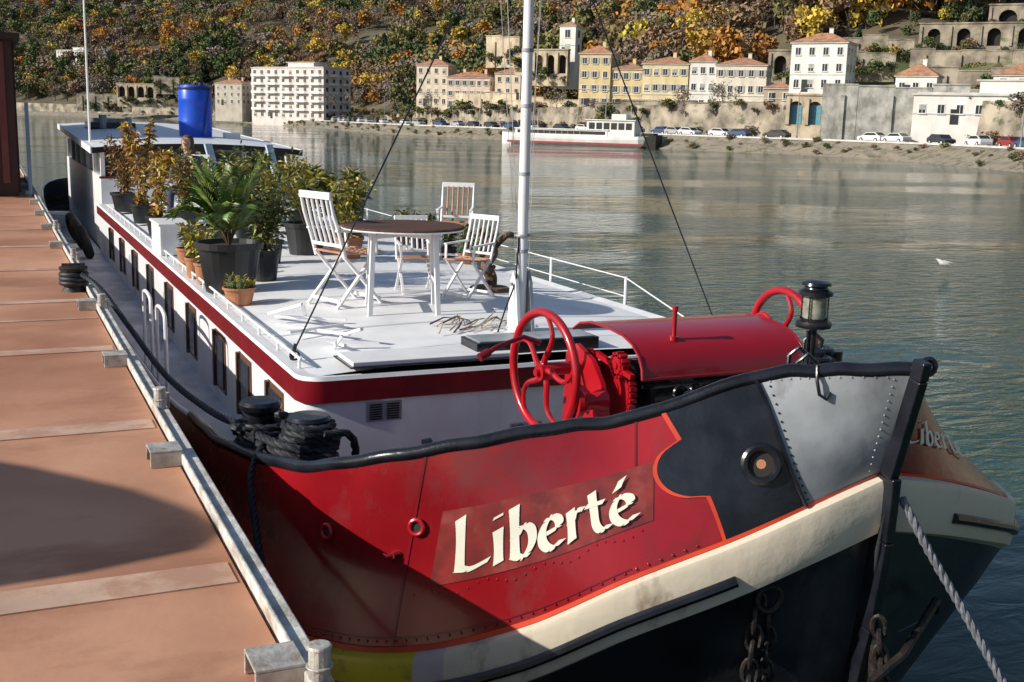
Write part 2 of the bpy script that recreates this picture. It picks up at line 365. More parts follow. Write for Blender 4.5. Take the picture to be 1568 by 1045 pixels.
wallseg("garden_wall",58,172,6,26,4.2,-24,M("grey_stone",(.34,.33,.30),.9,.3,.6,.5,3,dirt=((.12,.12,.09),.6,.8,(1,1,.5),.5)),1,6,sk=False)
wallseg("garden_wall",34,222,6.0,40,2.0,-20)
wallseg("garden_wall",6,262,7.0,22,1.8,-40,m_pale)
wallseg("garden_wall",-8,285,8.0,22,2.2,-45,m_pale)
wallseg("garden_wall",85,205,12,26,3,-24,m_ston,base=4)
arch_wall("distant_arched_wall",-200,618,11,26,7,5,-5,mat=m_pale)
wallseg("distant_wall",-222,625,9,30,3.5,-5)
wallseg("distant_wall",-185,615,19,14,3,-5)
# ---------- forest ----------
for i in range(8,NS):
    step=ss[i]-ss[i-1];area=step*330;n=int(area/ (40 if by[i]<350 else 62)+random.random())
    for _ in range(n):
        e=random.random()**1.25*330;d=16+wz[i]+3+e;I=i
        x=bx[I]+nx[I]*d+random.uniform(-4,4);y=by[I]+ny[I]*d+random.uniform(-4,4)
        if y<60 or abs(x/y)>.66 or not clear(x,y): continue
        z=hill(I,d)
        if (z-4)/y>.13: continue
        near=y<280
        dn=noise.noise(Vector((x*.03,y*.03,7)));d2=noise.noise(Vector((x*.012,y*.012,17)))
        if near and (dn>.18 or random.random()<.2) and e<160: continue
        if near: wt={'g':4.5,'o':4,'b':1.3,'gr':1.3,'y':.6,'or':.35,'c':1.2}
        elif d2>.12: wt={'g':3.5,'o':4,'b':1.5,'gr':1.5,'y':.8,'or':.4,'c':1.6}
        elif d2<-.15: wt={'o':1.5,'b':5,'gr':2,'y':.8,'or':1.5}
        else: wt={'g':1,'o':2.5,'b':3,'gr':4.4,'y':.7,'or':.5,'c':.4}
        k,c=rc(wt)
        ti={'c':4}.get(k,random.choice([0,1,5]) if k in('g','o','y','or') else random.choice([2,3,0]))
        hh=random.uniform(8,14.5) if not near else random.uniform(2.5,7)
        items.append((C(x,y,z-.6),hh,ti,c,random.uniform(.85,1.2)))
for i in range(8,NS):
    if by[i]>650: break
    for _ in range(3):
        d=random.uniform(17,16+wz[i]+3);x=bx[i]+nx[i]*d;y=by[i]+ny[i]*d
        if y<60 or not clear(x,y): continue
        k,c=rc({'g':4,'o':3,'b':1,'gr':.6,'y':.5,'or':.3,'c':1})
        items.append((C(x,y,hill(i,d)-.2),random.uniform(1.5,3.6),4 if k=='c' and random.random()<.4 else random.choice([0,1]),c,1.15))
    for _ in range(6):
        q=random.random()
        d=random.uniform(.5,5.7) if q<.5 else random.uniform(15.2,15.8);x=bx[i]+nx[i]*d;y=by[i]+ny[i]*d
        zz=(2.0*d/6 if d<6 else 2.2)-.2
        if q>.75: zz=pz[i]-random.uniform(.8,2.2)
        if random.random()<.7:
            k,c=rc({'g':2,'o':4,'b':4,'gr':2})
            items.append((C(x,y,zz),random.uniform(.4,1.2) if d<6 else random.uniform(1,2.4),random.choice([0,1]),c,1.6))
for (R_,F_,h_) in((30,214,6),(36,206,7),(-20,268,5),(8,240,5),(52,178,4),(-45,320,7),(-60,372,6)):
    items.append((C(R_,F_,5.5 if F_>200 else 7),h_,2,PAL['gr'],.9))
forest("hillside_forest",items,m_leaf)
# ---------- parked cars, lamps ----------
m_tyre=M("rubber_tyre",(.02,.02,.02),.8)
paints=[M("car_paint_%s"%n,c,.3,.05,coat=.5) for n,c in(("white",(.7,.7,.7)),("silver",(.4,.41,.43)),("dark",(.03,.035,.05)),("red",(.3,.03,.03)),("blue",(.04,.08,.2)))]
def car_mesh(pm):
    b=B();prof=[(-2.1,.3),(2.1,.3),(2.15,.55),(2.05,.75),(1.2,.9),(.55,1.38),(-1.1,1.42),(-1.75,1.0),(-2.1,.9),(-2.15,.6)]
    b.prism(prof,1,-.82,.82,0)
    win=[(1.02,.95),(.5,1.3),(-1.05,1.34),(-1.55,1.0)]
    b.prism(win,1,-.835,.835,1)
    b.add([(1.17,-.7,.94),(1.17,.7,.94),(.6,.66,1.36),(.6,-.66,1.36)],[(0,1,2,3)],1);b.add([(-1.74,-.7,1.03),(-1.74,.7,1.03),(-1.17,.66,1.4),(-1.17,-.66,1.4)],[(0,1,2,3)],1)
    for x in(-1.35,1.35):
        for y in(-.78,.78): b.cyl((x,y-.1,.32),(x,y+.1,.32),.32,n=14,mi=2);b.cyl((x,y-.12,.32),(x,y+.12,.32),.17,n=10,mi=3)
    return b.build("parked_car",[pm,m_glass,m_tyre,m_conc])
cars=[car_mesh(p) for p in paints];used=set()
def at_bank(s,d):
    i=int(np.searchsorted(ss,s));i=min(i,NS-1);x,y=bx[i]+nx[i]*d,by[i]+ny[i]*d
    dd=C(tx[i],ty[i],0);return C(x,y,0),math.atan2(dd.y,dd.x),i
def put_car(s,d):
    k=random.choices(range(5),[4,3,3,.8,1])[0];o=cars[k]
    if k in used: o=bpy.data.objects.new("parked_car",o.data);scene.collection.objects.link(o)
    used.add(k);p,a,i=at_bank(s,d);o.location=(p.x,p.y,2.21);o.rotation_euler=(0,0,a+(math.pi if random.random()<.5 else 0))
s=232;ncar=0
while s<560:
    if random.random()<.88 or ncar<5: put_car(s,7.6);ncar+=1
    s+=random.uniform(5.0,6.0) if s<330 else random.uniform(6,12)
for k,o in enumerate(cars):
    if k not in used: p,a,i=at_bank(226-6*k,7.6);o.location=(p.x,p.y,2.21);o.rotation_euler=(0,0,a)
m_pole=M("galvanised_pole",(.3,.32,.33),.5,metal=.3)
for s in(255,300,345,395,450):
    p,a,i=at_bank(s,6.8);b=B();b.tube([(0,0,0),(0,0,7),(0,.4,7.6),(0,1.6,7.8)],[.1,.06,.05,.05],8);b.box((0,1.9,7.8),(.3,.8,.14));b.cyl((0,0,0),(0,0,.6),.16)
    b.build("street_lamp",[m_pole],loc=(p.x,p.y,2.2),rz=a+math.pi)
b=B()
for i in range(20,NS-1):
    if by[i]>420:break
    p=C(bx[i]+nx[i]*6.3,by[i]+ny[i]*6.3,2.2);q=C(bx[i+1]+nx[i+1]*6.3,by[i+1]+ny[i+1]*6.3,2.2)
    b.bar(p+Vector((0,0,.1)),q+Vector((0,0,.1)),.35,.25)
b.build("quay_kerb",[m_conc])
# moored white river boat
e=empty("moored_river_boat",C(10.5,200,0),-YAW+math.radians(-24));e.scale=(.85,1,1.35);b=B()
def hb(u,v):
    x=-17+34*u;k=min(1,(1-abs(2*u-1))*5)**.6;sh=.35*abs(2*u-1)**3
    a=[(2.3*k*.8,-.3),(2.5*k,.9+sh),(2.5*k,1.5+sh)];yy=a[0][0]+(a[2][0]-a[0][0])*min(1,v*1.5)
    return (x,-yy,-.3+(1.5+sh)*v)
b.grid(hb,40,4,0);b.grid(lambda u,v:(hb(u,v)[0],-hb(u,v)[1],hb(u,v)[2]),40,4,0)
b.grid(lambda u,v:(hb(u,1)[0],hb(u,1)[1]*(1-2*v),hb(u,1)[2]-.05),40,2,1)
b.box((-3,0,1.55),(20,3.8,.9),1);b.box((-3,-1.92,1.65),(19,.04,.4),2);b.box((-3,0,2.05),(20.4,4.1,.1),1)
b.box((7.5,0,2.2),(10,3.6,2.1),1)
for k in range(6): b.box((3.6+k*1.55,-1.82,2.55),(1.2,.05,.8),2)
b.box((7.5,0,3.3),(10.6,4,.12),1);b.box((9,0,3.7),(3,2.6,.7),1)
b.box((15.0,0,1.5),(2.6,2.4,.6),3);b.prism([(13.6,-.25),(17,-.25),(17,1.6),(13.6,1.25)],1,-1.9,1.9,3)
for k in range(12): b.cyl((-13+k*1.3,-2.2,1.2),(-13+k*1.3,-2.2,1.9),.03,n=5,mi=1)
b.tube([(-13,-2.2,1.9),(1.5,-2.2,1.9)],.03,5,1);b.cyl((-9,0,2),(-9,0,4.4),.05,n=6,mi=1);b.cyl((11,0,3.4),(11,0,5),.05,n=6,mi=1)
b.box((0,-2.5,.35),(29,.08,.25),4)
b.build("hull",[m_wht,m_wht,m_glass,m_dark,M("boat_stripe_red",(.3,.04,.04),.5)],e)
b=B();b.tube([(-.2,0,.05),(-.1,0,.1),(.05,0,.12),(.14,0,.2),(.2,0,.22)],[.02,.07,.075,.035,.01],8);b.add([(-.3,-.02,.12),(.02,-.08,.16),(-.02,0,.2)],[(0,1,2)]);b.add([(-.3,.02,.12),(.02,.08,.16),(-.02,0,.2)],[(0,1,2)]);b.cyl((.2,0,.22),(.26,0,.21),.012,.004,6,1)
g=b.build("seagull",[m_wht,M("beak_yellow",(.5,.3,.03))],smooth=True,loc=(25.5,25.3,0),rz=2.5)
# =================== foreground ===================
def Z(z): return z+H
m_white=M("boat_white_paint",(.80,.80,.81),.38,.04,5,.05,8,col2=(.86,.86,.86),spec=.4)
m_wallw=M("cabin_white_paint",(.76,.77,.80),.4,.05,3,.03,3,col2=(.84,.84,.86),dirt=((.42,.36,.30),.35,1.4,(1,1,.25),.56))
m_deck=M("deck_white_paint",(.78,.79,.81),.5,.06,2.2,.04,20,col2=(.88,.88,.88),lo=.3,hi=.55,dirt=((.52,.50,.48),.45,2.2,(1,.6,1),.57))
m_red=M("hull_red_enamel",(.31,.004,.010),.25,.3,1.2,.3,4,col2=(.37,.010,.014),coat=.35,dist=.012,dirt=((.12,.012,.012),.55,2.4,(1,1,.6),.55))
m_red2=M("name_panel_red",(.21,.022,.018),.38,.3,8,dirt=((.28,.05,.04),.5,7,(1,1,1),.55))
m_redm=M("machine_red",(.44,.008,.016),.3,.15,4,coat=.4,dirt=((.10,.01,.01),.5,9,(1,1,1),.58))
m_mar=M("maroon_trim",(.19,.006,.012),.3,.2,3,coat=.3)
m_org=M("orange_red_line",(.66,.06,.02),.4,.15,6)
m_blk=M("black_bitumen",(.010,.011,.016),.25,.4,5,.3,14,col2=(.018,.020,.028),dist=.012)
m_gry=M("bow_plate_grey",(.30,.32,.34),.42,.2,3,.25,9,col2=(.42,.44,.46),dist=.012,dirt=((.13,.12,.12),.6,4,(1,1,.5),.53))
m_hull=M("lower_hull_black",(.014,.016,.020),.3,.5,1.5,.4,6,col2=(.035,.038,.045),dirt=((.10,.10,.10),.5,1.6,(1,1,.4),.57))
m_crm=M("strake_cream",(.80,.70,.54),.4,.1,3,.3,8,col2=(.70,.60,.46),lo=.5,hi=.75,dirt=((.20,.13,.08),.8,3.2,(1,1,.5),.585))
m_yel=M("strake_yellow",(.68,.54,.03),.4,dirt=((.2,.14,.05),.6,5,(1,1,1),.6))
m_pnk=M("strake_lilac",(.6,.53,.55),.4)
m_let=M("letter_cream",(.84,.81,.66),.4,.06,8)
m_rust=M("dark_rusty_iron",(.010,.010,.012),.55,.5,12,.5,30,col2=(.028,.02,.016))
m_rope=M("black_rope",(.014,.016,.022),.6,.4,30)
m_ropg=M("grey_rope",(.15,.16,.18),.8,.3,40)
m_wood=M("dark_wood",(.13,.06,.035),.5,.3,4,stretch=(1,12,1))
m_slat=M("teak_slat",(.46,.23,.13),.5,.25,5)
m_terra=M("terracotta",(.46,.20,.10),.8,.2,6)
m_pot=M("black_plastic",(.018,.02,.022),.4,.2)
m_soil=M("potting_soil",(.05,.035,.02),.95)
def V3(t): return Vector(t)
rimN=[(0,3.67,-1.03),(.3,3.87,-1.05),(.55,4.05,-1.10),(1.0,4.35,-1.32),(1.3,4.53,-1.39),(1.7,4.76,-1.50),(2.05,5.06,-1.62),(2.27,5.6,-1.78),(2.42,6.7,-1.95),(2.45,7.6,-2.02),(2.47,10,-2.2),(2.47,18,-2.35),(2.47,30,-2.1),(1.9,35,-1.95),(0,37,-1.9)]
botN=[(0,3.82,-1.52),(.35,3.85,-1.64),(.68,3.94,-1.79),(1.1,4.12,-1.99),(1.5,4.37,-2.25),(1.89,4.70,-2.45),(2.2,5.07,-2.54),(2.4,5.7,-2.62),(2.48,6.9,-2.68),(2.5,7.8,-2.7),(2.5,10,-2.75),(2.5,18,-2.8),(2.5,30,-2.6),(1.9,35,-2.5),(0,36.6,-2.5)]
rimF=[(0,3.67,-1.03),(.28,3.95,-1.13),(.5,4.14,-1.23),(1.0,4.60,-1.5),(1.3,4.86,-1.63),(1.65,5.18,-1.77),(2.0,5.62,-1.87),(2.27,6.1,-1.93),(2.42,6.9,-2.0),(2.45,7.6,-2.05)]+rimN[10:]
botF=[(0,3.82,-1.52),(.35,3.87,-1.6),(.68,3.96,-1.7),(1.1,4.13,-1.85),(1.5,4.42,-2.02),(1.88,4.78,-2.13),(2.2,5.25,-2.2),(2.4,5.9,-2.3),(2.48,7.0,-2.45),(2.5,7.8,-2.5)]+botN[10:]
def cat(T,s):
    n=len(T)-1;s=max(0,min(n-1e-6,s));i=int(s);u=s-i
    p0=Vector(T[max(i-1,0)]) if i>0 else Vector(T[0])*2-Vector(T[1]);p1=Vector(T[i]);p2=Vector(T[i+1]);p3=Vector(T[min(i+2,n)])
    return .5*((2*p1)+(p2-p0)*u+(2*p0-5*p1+4*p2-p3)*u*u+(3*p1-p0-3*p2+p3)*u**3)
def surf0(side,s,k):
    r=cat(rimN if side<0 else rimF,s);b_=cat(botN if side<0 else botF,s);p=r.lerp(b_,k)
    return Vector((3.6+side*p.x,p.y,p.z+H))
def frame(side,s,k):
    p=surf0(side,s,k);ts=(surf0(side,s+.02,k)-surf0(side,max(s-.02,0),k)).normalized();tk=(surf0(side,s,k+.02)-surf0(side,s,k-.02)).normalized()
    n=ts.cross(tk).normalized()
    if n.dot(p-Vector((3.6,7,p.z)))<0:n=-n
    return p,n,ts,tk
def surf(side,s,k,off=0):
    p,n,_,_=frame(side,s,k);return p+n*off
barge=empty("houseboat_barge",(0,0,0))
SL=[i*.1 for i in range(0,101)]+[10+i*.25 for i in range(1,17)]
def sp(u): 
    x=u*(len(SL)-1);i=min(int(x),len(SL)-2);return SL[i]+(SL[i+1]-SL[i])*(x-i)
nS=len(SL)-1
hull=B()
for side in(-1,1):
    hull.grid(lambda u,v:surf(side,sp(u),v),nS,10,0)
    hull.grid(lambda u,v:surf(side,sp(u),v*.97,-.05),nS,6,1)
    prof=[(0,0),(.045,-.012),(.055,-.04),(.055,-.22),(.045,-.26),(0,-.28)]
    def band(u,v):
        s_=sp(u);p,n,_,_=frame(side,s_,1);n.z=0;n.normalize();j=min(int(v*5+1e-6),5);o,dz=prof[j]
        return p+n*o+Vector((0,0,dz))
    o=len(hull.f);hull.grid(band,nS,5,2)
    for q in range(o,len(hull.f)):
        s_=SL[min((q-o)//5,nS-1)]
        if s_>9.5: hull.m[q]=5
        elif side<0 and s_>4.95: hull.m[q]=3
        elif side<0 and s_>4.65: hull.m[q]=4
    def low(u,v):
        s_=sp(u);p=surf0(side,s_,1);z=p.z-.28;zz=z+(-.25-z)*v;f=v**1.2;dd=min(1,abs(p.x-3.6)/2.0)
        fb=max(0,min(1,(10-s_)/3));yo=(.35+1.3*dd)*f*fb if p.y<20 else -.3*f
        return Vector((3.6+(p.x-3.6)*(1-(.05+.25*fb)*f),p.y+yo,zz))
    hull.grid(low,nS,8,5)
hull.build("hull_shell",[m_red,m_blk,m_crm,m_yel,m_pnk,m_hull],barge,smooth=True,angle=35)
z=B()
def zone(a,b_,k0,k1,mi,off,nk=30,ns=10,side=-1):
    z.grid(lambda u,v:surf(side,a(k0+(k1-k0)*v)+(b_(k0+(k1-k0)*v)-a(k0+(k1-k0)*v))*u,k0+(k1-k0)*v,off),ns,nk,mi)
def sR(k): return 2.0-.9*k
def sL(k):
    q=1-((k-.44)/.2)**2
    return 2.72-.62*k+(.3*math.sqrt(q) if q>0 else 0)
for sd in(-1,1):
    if sd<0: zone(lambda k:.02,sR,.015,.985,0,.004,side=sd);zone(sR,sL,.015,.985,1,.005,nk=50,side=sd);zone(lambda k:sL(k),lambda k:sL(k)+.035,.015,.985,2,.0065,nk=50,ns=1,side=sd)
    zone(lambda k:.0,lambda k:9.5,.972,1.0,2,.008,nk=1,ns=90,side=sd)
zone(lambda k:2.80,lambda k:5.0,.31,.68,3,.004,ns=20)
zone(lambda k:5.28,lambda k:5.31,.02,.97,4,.004,ns=1)
zone(lambda k:2.95,lambda k:2.97,.02,.3,4,.004,ns=1)
zone(lambda k:3.0,lambda k:9,.925,.935,4,.004,nk=1,ns=80)
z.build("painted_zones",[m_gry,m_blk,m_org,m_red2,m_mar],barge,smooth=True)
b=B()
b.tube([surf(-1,sR(k/20),k/20*.98,.012) for k in range(21)],.010,6,0)
for k in range(16): 
    p,n,_,_=frame(-1,sR(k/16)*.95-.02,k/16);b.cyl(p,p+n*.009,.007,.004,7)
b.build("plate_edge",[m_blk],barge)
b=B()
for k in range(14): p,n,_,_=frame(-1,.22,.05+k*.066);b.cyl(p,p+n*.009,.006,.003,n=7)
for k in range(12): p,n,_,_=frame(-1,.3+k*.14,.03);b.cyl(p,p+n*.009,.006,.003,n=7)
b.build("plate_rivets",[m_gry],barge)
b=B()
for k in range(60):
    p,n,_,_=frame(-1,2.4+k*.11,.945);b.cyl(p,p+n*.008,.008,.004,n=7)
for i in range(26):
    p,n,_,_=frame(-1,2.9+i*.09,.72+.02*math.sin(i));b.cyl(p,p+n*.004,.007,.004,n=6)
b.build("rivets",[m_red],barge,smooth=True)
b=B()
for side in(-1,1):
    b.tube([surf(side,s_,0,-.02)+Vector((0,0,.01+.004*math.sin(s_*9))) for s_ in SL if s_<=9.2],.034,10,0)
    b.tube([surf(side,s_,0,-.02)+Vector((0,0,.0)) for s_ in SL if s_>=9],.02,8,1)
    b.tube([frame(side,s_,1)[0]+Vector((frame(side,s_,1)[1].x,frame(side,s_,1)[1].y,0)).normalized()*.062+Vector((0,0,-.17)) for s_ in SL if s_>=(2.0 if side<0 else 1.4)],.026,8,0)
b.build("rim_rail",[m_blk,m_white],barge,smooth=True)
b=B();st_=[(3.6,3.63,-.965),(3.6,3.645,-1.05),(3.6,3.765,-1.52),(3.6,3.775,-1.82),(3.6,3.83,-2.26),(3.6,3.92,-2.73),(3.6,4.12,-4.0)]
for i in range(len(st_)-1):
    p,q=V3(st_[i])+Vector((0,0,H)),V3(st_[i+1])+Vector((0,0,H));b.bar(p,q,.05,.07 if i<2 else .11,0,up=(0,-1,0))
b.add([(3.568,3.74,Z(-1.66)),(3.566,3.77,Z(-1.98)),(3.54,3.75,Z(-1.86))],[(0,1,2)],1)
b.build("stem_post",[m_blk,m_crm],barge,bevel=.006)
# brush-lettered name
GL={'L':([[(.13,1.0),(.11,.55),(.07,.06)],[(.05,.05),(.25,.0),(.53,.10)]],.60),
'i':([[(.11,.64),(.10,.3),(.08,.0)],[(.12,.86),(.13,.90)]],.27),
'b':([[(.12,1.02),(.10,.5),(.08,.06)],[(.10,.42),(.24,.62),(.37,.52),(.37,.25),(.22,.01),(.08,.06)]],.50),
'e':([[(.08,.32),(.33,.40),(.34,.56),(.2,.63),(.06,.42),(.05,.17),(.18,.0),(.38,.1)]],.47),
'r':([[(.11,.64),(.10,.3),(.08,.0)],[(.10,.38),(.20,.58),(.35,.60)]],.41),
't':([[(.15,.90),(.14,.5),(.13,.17),(.21,.01),(.35,.09)],[(.0,.62),(.34,.65)]],.42)}
GL['é']=(GL['e'][0]+[[(.19,.80),(.33,1.02)]],.46)
def brush_text(side,s0,s1,k0,k1,txt,slant):
    tot=sum(GL[c][1] for c in txt);b=B();x0=0;idx=0
    nb=Vector((.074,.034,0))
    def mp(x,y): 
        xx=(x+slant*(y-.5))/tot;return surf(side,s0+(s1-s0)*xx,k1+(k0-k1)*(y+.02*math.sin(x*4)),.0075+.00005*idx)
    for c in txt:
        for st in GL[c][0]:
            P=smooth_path([(p[0],p[1],0) for p in st],6);n=len(P)
            for i in range(n-1):
                p,q=P[i],P[i+1];fl=1+.25*abs(2*(i+.5)/n-1)**2;N_=nb*fl
                d=(q-p).normalized();pe=Vector((-d.y,d.x,0))*.032
                if pe.dot(N_)<0: pe=-pe
                w=N_ if abs(N_.cross(d).z)>.04 else N_*.5+pe
                pts=[p-w,p+w,q+w+d*.012,q-w+d*.012];idx+=1
                b.add([mp(x0+v.x,v.y) for v in pts],[(0,1,2,3)])
        x0+=GL[c][1]
    b.build("name_lettering",[m_let],barge,recalc=False)
brush_text(-1,4.82,2.95,.36,.63,"Liberté",-.20)
brush_text(1,.4,2.6,.42,.66,"Liberté",.1)
b=B()
def hawse(s_,k,R_,r_,mi=0):
    p,n,_,_=frame(-1,s_,k);b.ring(p+n*.012,n,R_,r_,24,8,mi);b.cyl(p+n*.007,p+n*.009,R_*.9,n=20,mi=1);return p,n
p,n=hawse(1.82,.56,.075,.02);b.cyl(p+n*.0095,p+n*.0105,.022,n=9,mi=2)
hawse(5.25,.37,.034,.011,3);hawse(6.3,.37,.034,.011,3)
p,n,_,_=frame(-1,5.45,.5)
b.tube([p-Vector((.05,-.01,0)),p+n*.03-Vector((.03,0,0)),p+n*.03+Vector((.03,0,.01)),p+Vector((.06,0,0))],.01,8,3);b.cyl(p,p+n*.035,.016,n=10,mi=3)
b.build("hawse_fittings",[m_blk,m_dark,m_terra,m_redm],barge,smooth=True)
# deck, cabin
b=B();X0,X1,Y0,Y1=1.72,5.25,6.93,21.6;zc=Z(-1.61)
def dz(x): return .06*(1-((x-3.49)/1.77)**2)
r_=.16
pl=[(X0,Y1)]+[(X0,Y0+r_)]+[(X0+r_-r_*math.cos(a),Y0+r_-r_*math.sin(a)) for a in(.4,.8,1.2,1.57)]+[(X1-r_+r_*math.sin(a),Y0+r_-r_*math.cos(a)) for a in(0,.4,.8,1.2,1.57)]+[(X1,Y1)]
b.grid(lambda u,v:(X0+.1+(X1-X0-.2)*u,Y0+.1+(Y1-Y0-.1)*v,Z(-1.645)+dz(X0+(X1-X0)*u)),12,2,0)
def ringw(za,zb,o1,o2,mi,pl=pl):
    n_=len(pl);vs=[]
    for (x,y) in pl:
        for (zz,o) in((za,o1),(zb,o2)):
            dx=-1 if x<2.2 else 1 if x>4.8 else 0;dy=-1 if y<7.1 else 0
            nn=Vector((dx,dy)).normalized() if (dx or dy) else Vector((0,-1))
            vs.append((x+nn.x*o,y+nn.y*o,zz))
    b.add(vs,[(2*i,2*i+2,2*i+3,2*i+1) for i in range(n_-1)],mi)
ringw(Z(-1.645),Z(-1.63),-.14,0,0);ringw(Z(-1.63),Z(-1.655),0,.012,0);ringw(Z(-1.655),Z(-1.80),.012,.012,1);ringw(Z(-1.80),Z(-1.80),.012,-.02,1);ringw(Z(-1.80),Z(-2.5),-.02,-.02,2)
b.build("main_deck",[m_deck,m_mar,m_wallw],barge,smooth=True,angle=50)
b=B();b.box((2.65,7.17,Z(-1.575)),(1.15,.36,.03),0);b.box((2.65,7.17,Z(-1.592)),(1.2,.41,.012),1)
b.box((3.45,7.22,Z(-1.545)),(.95,.3,.085),1);b.box((3.45,7.22,Z(-1.5)),(.9,.26,.012),2)
b.build("hatch_covers",[m_white,m_blk,m_gry],barge,bevel=.005)
b=B()
for y in(8.4,9.9,11.4,12.9,14.4,16): b.grid(lambda u,v:(X0+.12+(X1-X0-.24)*u,y+.014*v,Z(-1.642)+dz(X0+(X1-X0)*u)+.003),12,1,0)
b.build("deck_seams",[m_gry],barge)
b=B()
b.box((1.43,18.5,Z(-2.5)),(.66,24,.04),0);b.box((5.55,18.5,Z(-2.5)),(.66,24,.04),0)
fl=[surf0(-1,s_*.25,1)*1.0 for s_ in range(2,32)]
pts=[(3.6+(p.x-3.6)*.9,p.y+.12) for p in fl];pts2=[(7.2-x,y) for x,y in reversed(pts)]
al=pts+pts2;b.add([(x,y,Z(-2.42)) for x,y in al],[tuple(range(len(al)))],1)
b.build("gangway_floor",[M("gangway_grey_white",(.6,.6,.62),.6,.15,3,dirt=((.3,.28,.26),.5,2,(1,.4,1),.52)),M("well_floor",(.28,.3,.33),.6,.3,3)],barge)
b=B()
for i,y in enumerate([7.7,8.75,9.8,11.3,12.8,14.4,16,17.6,19.2]):
    b.box((1.735,y,Z(-2.1)),(.02,.46,.5),0);b.box((1.722,y,Z(-2.1)),(.02,.38,.42),1);b.box((1.722,y+.19,Z(-2.1)),(.05,.05,.5),0)
b.build("side_windows",[m_wood,m_glass],barge)
b=B()
for x,y in((2.27,6.945),(3.3,6.945)):
    zz=Z(-1.885) if x<3 else Z(-2.12)
    b.box((x,y,zz),(.24,.02,.13),0)
    for k in range(7): b.box((x-.058,y-.014,zz-.048+.016*k),(.085,.012,.007),1);b.box((x+.058,y-.014,zz-.048+.016*k),(.085,.012,.007),1)
b.build("ventilator_grilles",[m_gry,m_blk],barge)
b=B();
for k in range(22):
    y=7.3+k*.62;b.cyl((1.80,y,Z(-1.64)),(1.80,y,Z(-1.575)),.01,n=6);b.cyl((1.9,y,Z(-1.64)),(1.80,y,Z(-1.585)),.008,n=6)
b.tube([(1.80,7.25,Z(-1.575)),(1.80,20.6,Z(-1.575))],.011,6)
b.build("toe_rail",[m_white],barge)
# boarding hand-hoops on the side deck
b=B()
for y in(9.5,10.4): b.tube(smooth_path([(1.24,y,Z(-2.45)),(1.24,y,Z(-1.75)),(1.24,y+.08,Z(-1.62)),(1.24,y+.45,Z(-1.62)),(1.24,y+.52,Z(-1.75)),(1.24,y+.52,Z(-2.45))],5),.016,8)
b.build("boarding_handrails",[m_white],barge,smooth=True)
b=B()
for k,y in enumerate((20.6,22.0,23.2)): b.ring((1.42,y,Z(-2.2)),(1,.1*k,.3),.22,.08,22,10);b.ring((1.42,y,Z(-2.2)),(1,.1*k,.3),.16,.05,22,8)
b.build("tyre_fender",[m_tyre],smooth=True)
b=B();ys=[9.05,10.6,12.2,13.8,15.4,17,18.6,20.2]
for y in ys: b.cyl((5.28,y,Z(-1.78)),(5.28,y,Z(-1.38)),.016,n=8)
for za,ra in((-1.39,.006),(-1.56,.005)):
    b.tube([(5.28,9.05,Z(za)),(5.28,14,Z(za-.01)),(5.28,20.2,Z(za))],ra,6)
b.tube([(5.28,9.05,Z(-1.39)),(5.28,8.0,Z(-1.6)),(5.28,7.4,Z(-1.7))],.006,6)
b.bar((5.31,7.2,Z(-1.70)),(5.31,21,Z(-1.66)),.03,.035)
for k in range(20): b.box((5.28,7.4+k*.7,Z(-1.7)),(.05,.03,.08))
b.build("guard_rail",[m_white],barge,smooth=True)
# mast
b=B();mx,my=3.66,7.85
b.tube([(mx,my,Z(-1.5)),(mx,my,Z(-.9)),(mx,my,Z(2.6)),(mx,my,Z(3.2))],[.04,.04,.036,.03],16,0)
tb=[(my-.12,Z(-1.6)),(my+.1,Z(-1.6)),(my+.05,Z(-1.2)),(my-.0,Z(-1.12)),(my-.05,Z(-1.2))]
b.prism(tb,0,mx-.07,mx-.045,0);b.prism(tb,0,mx+.045,mx+.07,1)
b.cyl((mx-.09,my,Z(-1.22)),(mx+.09,my,Z(-1.22)),.014,n=8,mi=1)
for zz in(-.98,-.4,.1,.5): b.cyl((mx,my,Z(zz)),(mx,my,Z(zz)+.025),.045,n=14,mi=1)
b.ring((mx,my,Z(-.85)),(0,0,1),.05,.012,16,6,1)
b.tube([(mx-.04,my-.02,Z(-.85)),(mx-.06,my-.03,Z(-1.2)),(mx-.14,my-.03,Z(-1.4)),(mx-.2,my-.03,Z(-1.58))],.007,6,2)
mast=b.build("mast",[m_white,m_gry,m_blk],barge,smooth=True)
b=B()
b.tube([(1.80,7.51,Z(-1.6)),(3.64,7.85,Z(1.85))],.006,6);b.tube([(5.3,7.6,Z(-1.6)),(3.68,7.85,Z(1.9))],.006,6)
b.tube([(3.62,7.82,Z(-1.1)),(3.5,8.2,Z(2.8))],.0035,5,1);b.tube([(3.7,7.88,Z(-.7)),(4.1,8.4,Z(2.6))],.003,5,1);b.tube([(3.72,7.86,Z(-1.35)),(4.0,8.4,Z(.6)),(4.35,9,Z(2.6))],.0025,5,1)
b.tube([(3.62,7.82,Z(-1.3)),(3.45,8,Z(1.4)),(3.3,8.2,Z(2.8))],.0025,5,1)
b.cyl((1.8,7.51,Z(-1.63)),(1.83,7.515,Z(-1.52)),.014,n=8);b.ring((1.82,7.51,Z(-1.6)),(0,1,0),.03,.008,12,6)
b.build("rigging",[m_blk,m_gry],barge)
